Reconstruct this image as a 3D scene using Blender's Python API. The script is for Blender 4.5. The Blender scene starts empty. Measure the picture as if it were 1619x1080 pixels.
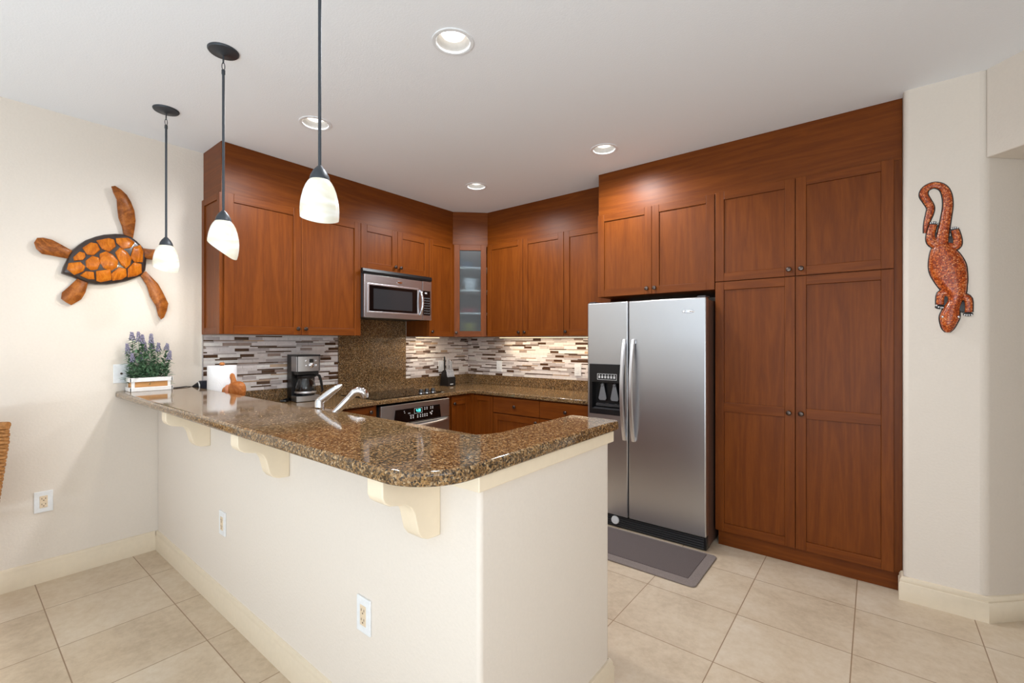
import bpy, bmesh, math, random
from math import pi, sin, cos, radians
from mathutils import Vector, Matrix
random.seed(7)
S = bpy.context.scene
COL = S.collection

# ---------------------------------------------------------------- camera, world, daylight, added fill, exposure
cam = bpy.data.cameras.new('camera'); cam_o = bpy.data.objects.new('camera', cam); COL.objects.link(cam_o)
cam.sensor_fit = 'HORIZONTAL'; cam.sensor_width = 36.0; cam.lens = 718.56 / 1619 * 36.0
cam.clip_start = 0.05
cam_o.location = (3.765, -3.8845, 1.390); cam_o.rotation_euler = (pi / 2, 0, radians(38.6))
S.camera = cam_o

w = bpy.data.worlds.new('world'); S.world = w; w.use_nodes = True
bg = w.node_tree.nodes['Background']; bg.inputs[0].default_value = (0.9, 0.95, 1.0, 1); bg.inputs[1].default_value = 1.2

def area(name, loc, rot, sx, sy, power, color):
    l = bpy.data.lights.new(name, 'AREA'); l.shape = 'RECTANGLE'; l.size = sx; l.size_y = sy
    l.energy = power; l.color = color
    o = bpy.data.objects.new(name, l); COL.objects.link(o); o.location = loc; o.rotation_euler = rot
    return o
# daylight through the glazed door behind the camera, plus two added fill lamps
area('daylight_garden_door', (3.9, -6.05, 1.5), (radians(90), 0, radians(-8)), 1.6, 1.8, 8, (0.60, 0.80, 1.0))
area('ceiling_bounce_fill', (3.0, -5.75, 0.6), (radians(158), 0, 0), 3.6, 0.8, 80, (0.74, 0.88, 1.0))  # added lamp aimed up to brighten the ceiling, no such source in the room
area('right_side_fill', (4.98, -4.3, 1.55), (radians(98), 0, radians(90)), 2.2, 1.5, 28, (0.84, 0.92, 1.0))  # added fill from the right, no window is built in this wall

S.view_settings.view_transform = 'Standard'; S.view_settings.look = 'None'
S.view_settings.exposure = 0.0; S.view_settings.gamma = 1.0; S.view_settings.use_curve_mapping = False

# ---------------------------------------------------------------- materials
def lin(c):
    return tuple((x / 255 / 12.92) if x / 255 <= 0.04045 else ((x / 255 + 0.055) / 1.055) ** 2.4 for x in c) + (1.0,)
MATS = {}
def new_mat(name):
    m = bpy.data.materials.new(name); m.use_nodes = True
    nt = m.node_tree; b = nt.nodes['Principled BSDF']
    MATS[name] = m
    return m, nt, b
def N(nt, t, **kw):
    n = nt.nodes.new(t)
    for k, v in kw.items():
        if k in n.inputs: n.inputs[k].default_value = v
        else: setattr(n, k, v)
    return n
def plain(name, rgb, rough=0.5, metal=0.0, bump=0.0, bscale=60, spec=0.5, coat=0.0, var=0.04):
    m, nt, b = new_mat(name)
    c = lin(rgb)
    co = N(nt, 'ShaderNodeTexCoord'); no = N(nt, 'ShaderNodeTexNoise', Scale=bscale, Detail=4.0)
    nt.links.new(co.outputs['Object'], no.inputs['Vector'])
    r = N(nt, 'ShaderNodeValToRGB')
    r.color_ramp.elements[0].position = 0.3; r.color_ramp.elements[1].position = 0.7
    r.color_ramp.elements[0].color = tuple(x * (1 - var) for x in c[:3]) + (1,)
    r.color_ramp.elements[1].color = tuple(min(1, x * (1 + var)) for x in c[:3]) + (1,)
    nt.links.new(no.outputs['Fac'], r.inputs['Fac']); nt.links.new(r.outputs['Color'], b.inputs['Base Color'])
    b.inputs['Roughness'].default_value = rough; b.inputs['Metallic'].default_value = metal
    b.inputs['Specular IOR Level'].default_value = spec; b.inputs['Coat Weight'].default_value = coat
    if bump:
        bp = N(nt, 'ShaderNodeBump', Strength=bump, Distance=0.01)
        nt.links.new(no.outputs['Fac'], bp.inputs['Height']); nt.links.new(bp.outputs['Normal'], b.inputs['Normal'])
    return m
def emis(name, rgb, strength):
    m, nt, b = new_mat(name)
    b.inputs['Base Color'].default_value = lin(rgb); b.inputs['Emission Color'].default_value = lin(rgb)
    b.inputs['Emission Strength'].default_value = strength
    return m
def wood(name, scale, dark, mid, light, big=1.0, rough=0.40):
    m, nt, b = new_mat(name)
    co = N(nt, 'ShaderNodeTexCoord')
    oi = N(nt, 'ShaderNodeObjectInfo')
    ad = N(nt, 'ShaderNodeVectorMath', operation='ADD')
    mu = N(nt, 'ShaderNodeVectorMath', operation='SCALE'); mu.inputs['Scale'].default_value = 9.0
    cx = N(nt, 'ShaderNodeCombineXYZ')
    for i in range(3): nt.links.new(oi.outputs['Random'], cx.inputs[i])
    nt.links.new(cx.outputs[0], mu.inputs[0])
    nt.links.new(co.outputs['Object'], ad.inputs[0]); nt.links.new(mu.outputs[0], ad.inputs[1])
    mp = N(nt, 'ShaderNodeMapping'); mp.inputs['Scale'].default_value = scale
    nt.links.new(ad.outputs[0], mp.inputs['Vector'])
    fine = N(nt, 'ShaderNodeTexNoise', Scale=9.0, Detail=7.0, Roughness=0.6, Distortion=0.3)
    nt.links.new(mp.outputs[0], fine.inputs['Vector'])
    broad = N(nt, 'ShaderNodeTexNoise', Scale=0.55 * big, Detail=2.0, Distortion=1.1)
    nt.links.new(mp.outputs[0], broad.inputs['Vector'])
    ring = N(nt, 'ShaderNodeMath', operation='MULTIPLY'); ring.inputs[1].default_value = 9.0
    nt.links.new(broad.outputs['Fac'], ring.inputs[0])
    pp = N(nt, 'ShaderNodeMath', operation='PINGPONG'); pp.inputs[1].default_value = 1.0
    nt.links.new(ring.outputs[0], pp.inputs[0])
    mx = N(nt, 'ShaderNodeMath', operation='MULTIPLY'); mx.inputs[1].default_value = 0.30
    nt.links.new(pp.outputs[0], mx.inputs[0])
    m2 = N(nt, 'ShaderNodeMath', operation='MULTIPLY_ADD'); m2.inputs[1].default_value = 0.70
    nt.links.new(fine.outputs['Fac'], m2.inputs[0]); nt.links.new(mx.outputs[0], m2.inputs[2])
    r = N(nt, 'ShaderNodeValToRGB'); e = r.color_ramp.elements
    e[0].position = 0.12; e[0].color = lin(dark); e[1].position = 0.88; e[1].color = lin(light)
    k = e.new(0.5); k.color = lin(mid)
    nt.links.new(m2.outputs[0], r.inputs['Fac']); nt.links.new(r.outputs['Color'], b.inputs['Base Color'])
    b.inputs['Roughness'].default_value = rough; b.inputs['Specular IOR Level'].default_value = 0.22
    bp = N(nt, 'ShaderNodeBump', Strength=0.05, Distance=0.004)
    nt.links.new(fine.outputs['Fac'], bp.inputs['Height']); nt.links.new(bp.outputs['Normal'], b.inputs['Normal'])
    return m
WD, WM, WL = (94, 44, 9), (113, 56, 12), (130, 68, 18)
wood_v = wood('mahogany_upright_grain', (16, 16, 1.1), WD, WM, WL)
wood_h = wood('mahogany_level_grain', (1.1, 1.1, 16), WD, WM, WL)
wood_dark = plain('cabinet_inside_shadow_line', (70, 32, 18), 0.5)

def make_granite():
    m, nt, b = new_mat('brown_speckled_granite')
    co = N(nt, 'ShaderNodeTexCoord')
    v1 = N(nt, 'ShaderNodeTexVoronoi', Scale=190.0); v2 = N(nt, 'ShaderNodeTexVoronoi', Scale=380.0)
    n1 = N(nt, 'ShaderNodeTexNoise', Scale=75.0, Detail=3.0)
    wv = N(nt, 'ShaderNodeTexNoise', Scale=40.0, Detail=2.0)
    dv = N(nt, 'ShaderNodeMixRGB'); dv.inputs[0].default_value = 0.006
    nt.links.new(co.outputs['Object'], wv.inputs['Vector'])
    nt.links.new(co.outputs['Object'], dv.inputs[1]); nt.links.new(wv.outputs['Color'], dv.inputs[2])
    for n in (v1, v2, n1): nt.links.new(dv.outputs[0], n.inputs['Vector'])
    def ramp(src, stops):
        r = N(nt, 'ShaderNodeValToRGB'); r.color_ramp.interpolation = 'CONSTANT'
        e = r.color_ramp.elements
        e[0].position = 0; e[0].color = lin(stops[0][1]); e[1].position = stops[1][0]; e[1].color = lin(stops[1][1])
        for p, c in stops[2:]: k = e.new(p); k.color = lin(c)
        nt.links.new(src, r.inputs['Fac']); return r
    s1 = N(nt, 'ShaderNodeSeparateColor'); nt.links.new(v1.outputs['Color'], s1.inputs[0])
    s2 = N(nt, 'ShaderNodeSeparateColor'); nt.links.new(v2.outputs['Color'], s2.inputs[0])
    r1 = ramp(s1.outputs[0], [(0, (18, 16, 16)), (0.26, (74, 57, 38)), (0.44, (138, 103, 62)), (0.70, (172, 132, 84)), (0.88, (208, 178, 136))])
    r2 = ramp(s2.outputs[1], [(0, (22, 20, 20)), (0.32, (106, 82, 56)), (0.60, (148, 113, 72)), (0.85, (128, 114, 96))])
    mx = N(nt, 'ShaderNodeMixRGB'); mx.inputs[0].default_value = 0.45
    nt.links.new(n1.outputs['Fac'], mx.inputs[0])
    nt.links.new(r1.outputs[0], mx.inputs[1]); nt.links.new(r2.outputs[0], mx.inputs[2])
    nt.links.new(mx.outputs[0], b.inputs['Base Color'])
    b.inputs['Roughness'].default_value = 0.07; b.inputs['Specular IOR Level'].default_value = 0.5
    return m
granite = make_granite()

def make_steel(name, rgb=(168, 166, 165), rough=0.26, sc=(3, 3, 900), bump=0.06):
    m, nt, b = new_mat(name)
    co = N(nt, 'ShaderNodeTexCoord'); mp = N(nt, 'ShaderNodeMapping'); mp.inputs['Scale'].default_value = sc
    no = N(nt, 'ShaderNodeTexNoise', Scale=1.0, Detail=2.0)
    nt.links.new(co.outputs['Object'], mp.inputs['Vector']); nt.links.new(mp.outputs[0], no.inputs['Vector'])
    bp = N(nt, 'ShaderNodeBump', Strength=bump, Distance=0.002)
    nt.links.new(no.outputs['Fac'], bp.inputs['Height']); nt.links.new(bp.outputs['Normal'], b.inputs['Normal'])
    b.inputs['Base Color'].default_value = lin(rgb); b.inputs['Metallic'].default_value = 1.0
    b.inputs['Roughness'].default_value = rough
    return m
steel = make_steel('brushed_stainless_steel', (200, 203, 207), 0.33, (3, 3, 700), 0.10)
bright_steel = make_steel('satin_handle_metal', (225, 226, 230), 0.36, (40, 40, 40), 0.0)
knife_steel = plain('knife_handle_steel', (200, 200, 203), 0.35, 0.6)
chrome = plain('polished_chrome', (225, 226, 230), 0.04, 1.0)
bronze = plain('oiled_bronze_knob', (92, 80, 74), 0.28, 0.9)
iron = plain('dark_pendant_metal', (58, 63, 69), 0.45, 0.3)
wall_paint = plain('cream_wall_plaster', (230, 220, 208), 0.85, 0, 0.10, 90, 0.3, 0, 0.012)
ceil_paint = plain('white_ceiling_paint', (244, 246, 249), 0.9, 0, 0.10, 120, 0.2, 0, 0.008)
base_paint = plain('cream_baseboard_paint', (229, 214, 190), 0.5, 0, 0, 40, 0.4, 0, 0.02)
trim_paint = plain('cream_corbel_paint', (238, 222, 196), 0.5, 0, 0, 40, 0.4, 0, 0.015)
white_plastic = plain('white_plate_plastic', (236, 238, 240), 0.35)
baffle_mat = plain('recessed_baffle_paint', (165, 163, 160), 0.6)
almond = plain('almond_socket_plastic', (228, 208, 180), 0.4)
slot = plain('socket_slot', (120, 100, 82), 0.6)
black_gloss = plain('black_glass', (8, 8, 9), 0.05, 0, 0, 30, 0.6)
black_plastic = plain('black_plastic', (18, 18, 20), 0.35)
dark_plastic = plain('charcoal_plastic', (52, 53, 56), 0.4)
grey_plastic = plain('grey_paddle_plastic', (120, 122, 126), 0.35)
oven_window = plain('microwave_window_mesh', (48, 49, 51), 0.12, 0, 0, 900, 0.5, 0, 0.2)
mark_white = plain('printed_white_marks', (215, 215, 215), 0.5)
teal_led = emis('teal_clock_digits', (90, 225, 215), 2.0)
mat_dark = plain('kitchen_mat_centre', (100, 90, 88), 0.85, 0, 0.3, 220, 0.2, 0, 0.10)
mat_edge = plain('kitchen_mat_border', (132, 121, 116), 0.85, 0, 0.3, 160, 0.2, 0, 0.10)
white_wood = plain('white_painted_slat', (240, 238, 235), 0.6)
raw_wood = wood('pale_crate_board', (1.5, 1.5, 18), (176, 120, 66), (196, 142, 88), (210, 160, 106), 1.0, 0.6)
leaf_mat = plain('lavender_leaf', (94, 126, 94), 0.6, 0, 0, 25, 0.3, 0, 0.35)
flower_mat = plain('lavender_flower', (146, 141, 163), 0.8, 0, 0, 90, 0.2, 0, 0.2)
paper = plain('paper_towel', (244, 244, 246), 0.95, 0, 0.2, 150, 0.1, 0, 0.01)
carved = wood('carved_monkeypod', (14, 14, 14), (120, 62, 24), (170, 100, 48), (204, 138, 82), 1.0, 0.35)
carved_lit = plain('lit_carved_finger', (190, 120, 84), 0.35)  # same carved wood, light on this finger put into the colour
cord_mat = plain('dark_cord', (42, 42, 48), 0.5)
navy = plain('dark_adapter_plastic', (40, 44, 58), 0.4)
turtle_rim = plain('dark_turtle_wood', (48, 36, 32), 0.3, 0, 0.1, 40, 0.5, 0.3, 0.2)
turtle_scute = wood('amber_turtle_scute', (5, 22, 9), (140, 66, 14), (196, 108, 26), (222, 138, 44), 1.0, 0.25)
turtle_fin = wood('brown_turtle_flipper', (6, 14, 14), (82, 40, 14), (146, 82, 32), (188, 116, 50), 1.0, 0.35)
wicker_mat = plain('woven_rattan', (164, 112, 62), 0.6, 0, 0.4, 60, 0.3, 0, 0.3)

def make_lizard():
    m, nt, b = new_mat('orange_mosaic_glass')
    co = N(nt, 'ShaderNodeTexCoord'); v = N(nt, 'ShaderNodeTexVoronoi', Scale=150.0)
    nt.links.new(co.outputs['Object'], v.inputs['Vector'])
    sp = N(nt, 'ShaderNodeSeparateColor'); nt.links.new(v.outputs['Color'], sp.inputs[0])
    r = N(nt, 'ShaderNodeValToRGB'); e = r.color_ramp.elements
    e[0].position = 0; e[0].color = lin((140, 50, 16)); e[1].position = 1; e[1].color = lin((240, 156, 100))
    k = e.new(0.45); k.color = lin((198, 86, 28)); k = e.new(0.75); k.color = lin((224, 114, 46))
    nt.links.new(sp.outputs[0], r.inputs['Fac'])
    v2 = N(nt, 'ShaderNodeTexVoronoi', Scale=150.0, feature='DISTANCE_TO_EDGE')
    nt.links.new(co.outputs['Object'], v2.inputs['Vector'])
    cr = N(nt, 'ShaderNodeMath', operation='LESS_THAN'); cr.inputs[1].default_value = 0.06
    nt.links.new(v2.outputs['Distance'], cr.inputs[0])
    mx = N(nt, 'ShaderNodeMixRGB'); mx.inputs[2].default_value = lin((92, 30, 16))
    nt.links.new(cr.outputs[0], mx.inputs[0]); nt.links.new(r.outputs[0], mx.inputs[1])
    nt.links.new(mx.outputs[0], b.inputs['Base Color']); b.inputs['Roughness'].default_value = 0.22
    return m
lizard_mat = make_lizard()

def make_floor():
    m, nt, b = new_mat('beige_travertine_tile')
    co = N(nt, 'ShaderNodeTexCoord'); mp = N(nt, 'ShaderNodeMapping')
    mp.inputs['Location'].default_value = (-0.869 + 0.4694 * 20, 3.117 + 0.4388 * 40, 0)
    nt.links.new(co.outputs['Object'], mp.inputs['Vector'])
    br = N(nt, 'ShaderNodeTexBrick', offset=0.0, squash=1.0)
    br.inputs['Scale'].default_value = 1.0; br.inputs['Brick Width'].default_value = 0.4694
    br.inputs['Row Height'].default_value = 0.4388; br.inputs['Mortar Size'].default_value = 0.0024
    br.inputs['Mortar Smooth'].default_value = 0.2
    br.inputs['Color1'].default_value = (0.0, 0, 0, 1); br.inputs['Color2'].default_value = (1, 1, 1, 1)
    br.inputs['Mortar'].default_value = (0.5, 0.5, 0.5, 1)
    nt.links.new(mp.outputs[0], br.inputs['Vector'])
    n1 = N(nt, 'ShaderNodeTexNoise', Scale=3.0, Detail=8.0, Roughness=0.65, Distortion=0.4)
    n2 = N(nt, 'ShaderNodeTexNoise', Scale=26.0, Detail=6.0, Roughness=0.7)
    nt.links.new(co.outputs['Object'], n1.inputs['Vector']); nt.links.new(co.outputs['Object'], n2.inputs['Vector'])
    a = N(nt, 'ShaderNodeMath', operation='MULTIPLY_ADD'); a.inputs[1].default_value = 0.55
    sc = N(nt, 'ShaderNodeMath', operation='MULTIPLY_ADD'); sc.inputs[1].default_value = 0.38; sc.inputs[2].default_value = 0.02
    nt.links.new(n2.outputs['Fac'], sc.inputs[0]); nt.links.new(n1.outputs['Fac'], a.inputs[0]); nt.links.new(sc.outputs[0], a.inputs[2])
    tv = N(nt, 'ShaderNodeMath', operation='MULTIPLY_ADD'); tv.inputs[1].default_value = 0.10
    nt.links.new(br.outputs['Color'], tv.inputs[0]); nt.links.new(a.outputs[0], tv.inputs[2])
    r = N(nt, 'ShaderNodeValToRGB'); e = r.color_ramp.elements
    e[0].position = 0.30; e[0].color = lin((176, 155, 130)); e[1].position = 0.78; e[1].color = lin((224, 211, 192))
    k = e.new(0.52); k.color = lin((206, 187, 162))
    nt.links.new(tv.outputs[0], r.inputs['Fac'])
    mx = N(nt, 'ShaderNodeMixRGB'); mx.inputs[2].default_value = lin((150, 124, 98))
    nt.links.new(br.outputs['Fac'], mx.inputs[0]); nt.links.new(r.outputs[0], mx.inputs[1])
    nt.links.new(mx.outputs[0], b.inputs['Base Color'])
    b.inputs['Roughness'].default_value = 0.42; b.inputs['Specular IOR Level'].default_value = 0.35
    bp = N(nt, 'ShaderNodeBump', Strength=0.08, Distance=0.003)
    nt.links.new(n2.outputs['Fac'], bp.inputs['Height']); nt.links.new(bp.outputs['Normal'], b.inputs['Normal'])
    return m
floor_mat = make_floor()

def glassy(name, rgb, rough, trans=1.0, alpha=None):
    m, nt, b = new_mat(name)
    b.inputs['Base Color'].default_value = lin(rgb); b.inputs['Roughness'].default_value = rough
    b.inputs['Transmission Weight'].default_value = trans; b.inputs['IOR'].default_value = 1.45
    return m
frosted = glassy('frosted_cabinet_glass', (214, 226, 232), 0.32)
clear_glass = glassy('carafe_glass', (225, 230, 235), 0.02)

def make_shade():
    m, nt, b = new_mat('glowing_opal_glass')
    co = N(nt, 'ShaderNodeTexCoord'); mp = N(nt, 'ShaderNodeMapping'); mp.inputs['Scale'].default_value = (6, 6, 14)
    no = N(nt, 'ShaderNodeTexNoise', Scale=1.2, Detail=3.0, Distortion=0.6)
    nt.links.new(co.outputs['Object'], mp.inputs['Vector']); nt.links.new(mp.outputs[0], no.inputs['Vector'])
    r = N(nt, 'ShaderNodeValToRGB'); e = r.color_ramp.elements
    e[0].position = 0.35; e[0].color = lin((206, 200, 176)); e[1].position = 0.65; e[1].color = lin((222, 224, 219))
    nt.links.new(no.outputs['Fac'], r.inputs['Fac'])
    nt.links.new(r.outputs[0], b.inputs['Base Color']); nt.links.new(r.outputs[0], b.inputs['Emission Color'])
    b.inputs['Emission Strength'].default_value = 0.36; b.inputs['Roughness'].default_value = 0.2
    return m
shade_mat = make_shade()
lamp_glow = emis('recessed_lamp_glow', (255, 248, 238), 2.2)
strip_glow = emis('under_cabinet_strip_glow', (255, 226, 178), 4.0)
window_glass = glassy('window_pane_glass', (240, 245, 248), 0.0)

tile_colors = [('mosaic_pale_marble', (232, 224, 222), .3), ('mosaic_white_shell', (240, 236, 232), .15), ('mosaic_taupe_glass', (168, 148, 138), .12),
               ('mosaic_dark_brown_glass', (84, 60, 44), .08), ('mosaic_grey_stone', (192, 182, 180), .3), ('mosaic_tan_glass', (196, 168, 142), .12)]
TILE = [plain(n, c, r, 0, 0, 40, .5, 0, .07) for n, c, r in tile_colors]
grout = plain('mosaic_grout', (216, 206, 196), 0.8)

# ---------------------------------------------------------------- mesh building
ORIG = {}
class MB:
    def __init__(s, T=None): s.v = []; s.f = []; s.m = []; s.T = T
    def add(s, vs, fs, m=0):
        o = len(s.v)
        s.v += [s.T(*p) for p in vs] if s.T else [tuple(p) for p in vs]
        s.f += [tuple(i + o for i in f) for f in fs]; s.m += [m] * len(fs)
        return s
    def box(s, x0, x1, y0, y1, z0, z1, m=0):
        x0, x1 = min(x0, x1), max(x0, x1); y0, y1 = min(y0, y1), max(y0, y1); z0, z1 = min(z0, z1), max(z0, z1)
        return s.add([(x0, y0, z0), (x1, y0, z0), (x1, y1, z0), (x0, y1, z0), (x0, y0, z1), (x1, y0, z1), (x1, y1, z1), (x0, y1, z1)],
                     [(0, 3, 2, 1), (4, 5, 6, 7), (0, 1, 5, 4), (1, 2, 6, 5), (2, 3, 7, 6), (3, 0, 4, 7)], m)
    def prism(s, pts, ax, lo, hi, m=0):
        n = len(pts)
        def P(a, b, c): return (a, b, c) if ax == 'z' else ((c, a, b) if ax == 'x' else (a, c, b))
        vs = [P(a, b, lo) for a, b in pts] + [P(a, b, hi) for a, b in pts]
        fs = [tuple(range(n))[::-1], tuple(range(n, 2 * n))] + [(i, (i + 1) % n, n + (i + 1) % n, n + i) for i in range(n)]
        return s.add(vs, fs, m)
    def lathe(s, prof, c=(0, 0, 0), seg=24, m=0, axis=(0, 0, 1), cap=True):
        q = Vector((0, 0, 1)).rotation_difference(Vector(axis)); vs = []; fs = []
        for r, z in prof:
            for k in range(seg):
                p = q @ Vector((r * cos(2 * pi * k / seg), r * sin(2 * pi * k / seg), z)); vs.append((p.x + c[0], p.y + c[1], p.z + c[2]))
        for i in range(len(prof) - 1):
            for k in range(seg):
                a = i * seg + k; b2 = i * seg + (k + 1) % seg; fs.append((a, b2, b2 + seg, a + seg))
        if cap:
            fs.append(tuple(range(seg))[::-1]); fs.append(tuple(range((len(prof) - 1) * seg, len(prof) * seg)))
        return s.add(vs, fs, m)
    def tube(s, path, r, seg=10, m=0, flat=None):
        P = [Vector(p) for p in path]; n = len(P); R = r if isinstance(r, (list, tuple)) else [r] * n
        vs = []; fs = []; up = None
        for i in range(n):
            t = (P[min(i + 1, n - 1)] - P[max(i - 1, 0)]).normalized()
            if up is None:
                up = Vector((0, 0, 1)) if abs(t.z) < 0.9 else Vector((1, 0, 0))
            a = (up - t * up.dot(t)).normalized(); b2 = t.cross(a); up = a
            ra, rb = (R[i], R[i]) if flat is None else (R[i], R[i] * flat)
            for k in range(seg):
                an = 2 * pi * k / seg; p = P[i] + a * (cos(an) * ra) + b2 * (sin(an) * rb); vs.append(tuple(p))
        for i in range(n - 1):
            for k in range(seg):
                a = i * seg + k; b3 = i * seg + (k + 1) % seg; fs.append((a, b3, b3 + seg, a + seg))
        fs.append(tuple(range(seg))[::-1]); fs.append(tuple(range((n - 1) * seg, n * seg)))
        return s.add(vs, fs, m)
    def ball(s, c, r, seg=12, m=0):
        rx, ry, rz = (r, r, r) if not isinstance(r, tuple) else r
        vs = []; fs = []; h = seg // 2
        for i in range(1, h):
            a = pi * i / h
            for k in range(seg):
                vs.append((c[0] + rx * sin(a) * cos(2 * pi * k / seg), c[1] + ry * sin(a) * sin(2 * pi * k / seg), c[2] - rz * cos(a)))
        for i in range(h - 2):
            for k in range(seg):
                a = i * seg + k; b2 = i * seg + (k + 1) % seg; fs.append((a, b2, b2 + seg, a + seg))
        bt = len(vs); vs.append((c[0], c[1], c[2] - rz)); tp = len(vs); vs.append((c[0], c[1], c[2] + rz))
        for k in range(seg):
            fs.append(((k + 1) % seg, k, bt)); fs.append(((h - 2) * seg + k, (h - 2) * seg + (k + 1) % seg, tp))
        return s.add(vs, fs, m)
    def build(s, name, mats, parent=None, bevel=0.0, seg=2, smooth=False, sub=0, origin=None):
        mats = mats if isinstance(mats, (list, tuple)) else [mats]
        me = bpy.data.meshes.new(name)
        root = parent
        if parent is not None: off = ORIG[parent.name]
        elif origin is not None: off = Vector(origin)
        else:
            xs, ys, zs = zip(*s.v); off = Vector(((min(xs) + max(xs)) / 2, (min(ys) + max(ys)) / 2, min(zs)))
        me.from_pydata([(x - off.x, y - off.y, z - off.z) for x, y, z in s.v], [], s.f)
        for m in mats: me.materials.append(m)
        me.polygons.foreach_set('material_index', s.m)
        b = bmesh.new(); b.from_mesh(me); bmesh.ops.recalc_face_normals(b, faces=b.faces); b.to_mesh(me); b.free()
        if smooth:
            me.polygons.foreach_set('use_smooth', [True] * len(me.polygons)); me.set_sharp_from_angle(angle=radians(40))
        o = bpy.data.objects.new(name, me); COL.objects.link(o)
        if parent is not None: o.parent = parent
        else: o.location = off
        ORIG[o.name] = off
        if bevel:
            md = o.modifiers.new('bevel', 'BEVEL'); md.width = bevel; md.segments = seg; md.limit_method = 'ANGLE'; md.angle_limit = radians(40)
        if sub:
            md = o.modifiers.new('subdivision', 'SUBSURF'); md.levels = sub; md.render_levels = sub
        return o
def tag(o, label, cat, group=None):
    o['label'] = label; o['category'] = cat
    if group: o['group'] = group
    return o
def thing(name, label, cat, loc, group=None):
    o = bpy.data.objects.new(name, None); COL.objects.link(o); o.location = loc; o.empty_display_size = 0.05
    ORIG[o.name] = Vector(loc); return tag(o, label, cat, group)
def struct(o): o['kind'] = 'structure'; return o
def B(*a, T=None, m=0): return MB(T).box(*a, m=m)
T1 = lambda u, w, z: (w, u, z)          # along the left wall: u = y, w = distance out of the wall
T2 = lambda u, w, z: (u, -w, z)         # along the back wall: u = x
DO = (0.336, -0.575); DD = Vector((0.256, 0.2555)).normalized(); DN = Vector((DD.y, -DD.x)); DL = Vector((0.256, 0.2555)).length
TD = lambda u, w, z: (DO[0] + DD.x * u + DN.x * w, DO[1] + DD.y * u + DN.y * w, z)   # along the diagonal corner cabinet

# ---------------------------------------------------------------- room shell
H = 2.74
LIGHTS = [(2.28, -2.45), (1.06, -2.445), (2.28, -0.988), (1.057, -0.99)]
struct(MB().box(-0.15, 8, -8, 2.2, -0.1, 0).build('floor', floor_mat, origin=(0, 0, 0)))
def ceiling():
    b = MB(); hs = 0.16; hr = 0.078
    xs = sorted({-0.15, 8.0, 1.0585 - hs, 1.0585 + hs, 2.28 - hs, 2.28 + hs}); ys = sorted({-8.0, 2.2, -2.4475 - hs, -2.4475 + hs, -0.989 - hs, -0.989 + hs})
    for i in range(len(xs) - 1):
        for j in range(len(ys) - 1):
            x0, x1, y0, y1 = xs[i], xs[i + 1], ys[j], ys[j + 1]
            c = [l for l in LIGHTS if x0 < l[0] < x1 and y0 < l[1] < y1]
            if not c: b.add([(x0, y0, H), (x1, y0, H), (x1, y1, H), (x0, y1, H)], [(0, 3, 2, 1)]); continue
            cx, cy = c[0]; n = 32; ring = []; sq = []
            for k in range(n):
                a = 2 * pi * k / n; ring.append((cx + hr * cos(a), cy + hr * sin(a), H))
                d = max(abs(cos(a)), abs(sin(a))); sx = cos(a) / d; sy = sin(a) / d
                sq.append(((x0 + x1) / 2 + sx * (x1 - x0) / 2, (y0 + y1) / 2 + sy * (y1 - y0) / 2, H))
            b.add(ring + sq, [(k, n + k, n + (k + 1) % n, (k + 1) % n) for k in range(n)])
    b.box(-0.15, 8, -8, 2.2, H + 0.2, H + 0.3)
    return struct(b.build('ceiling', ceil_paint, origin=(0, 0, H)))
ceiling()
struct(MB().box(-0.15, 0, -8, 0.15, 0, H + 0.2).build('wall_left', wall_paint))
struct(MB().box(0, 3.886, 0, 0.15, 0, H + 0.2).build('wall_back', wall_paint))
# right wall: short return beside the pantry, then an opening through a wall at 45 degrees
struct(MB().prism([(3.886, 0.15), (3.886, -0.65), (4.197, -0.65), (5.0455, 0.1985), (5.0455, 0.35), (3.886, 0.35)], 'z', 0, H + 0.2).build('wall_right', wall_paint, bevel=0.022, seg=4, smooth=True))
k7 = 0.7071
def along(t, d): return (4.197 + t * k7 + d * k7, -0.65 - t * k7 + d * k7)
struct(MB().prism([along(0.0, 0.0), along(1.25, 0.0), along(1.25, 1.25), along(0.0, 1.25)], 'z', 2.303, H + 0.2).build('wall_header', wall_paint, bevel=0.006, seg=2))
struct(MB().prism([along(1.25, 0), (5.081, -8), (8, -8), along(1.25, 1.25 + 1.6)], 'z', 0, H + 0.2).build('wall_dining', wall_paint))
struct(MB().prism([along(-0.2, 1.25), along(1.5, 1.25), along(1.5, 1.40), along(-0.2, 1.40)], 'z', 0, 2.5).build('wall_hall', wall_paint))
# wall behind the camera with a glazed garden door
bw = MB(); bw.box(0, 0.5, -6.3, -6.15, 0, H + .2); bw.box(4.7, 5.081, -6.3, -6.15, 0, H + .2); bw.box(0.5, 4.7, -6.3, -6.15, 2.40, H + .2); bw.box(0.5, 4.7, -6.3, -6.15, 0, 0.08)
struct(bw.build('wall_front', wall_paint))
wn = MB()
for x in (0.5, 1.87, 3.27, 4.65): wn.box(x, x + 0.05, -6.27, -6.18, 0.08, 2.40)
wn.box(0.5, 4.7, -6.27, -6.18, 2.35, 2.40); wn.box(0.5, 4.7, -6.27, -6.18, 0.08, 0.14)
d1 = struct(wn.build('door_1', white_wood))

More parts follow.
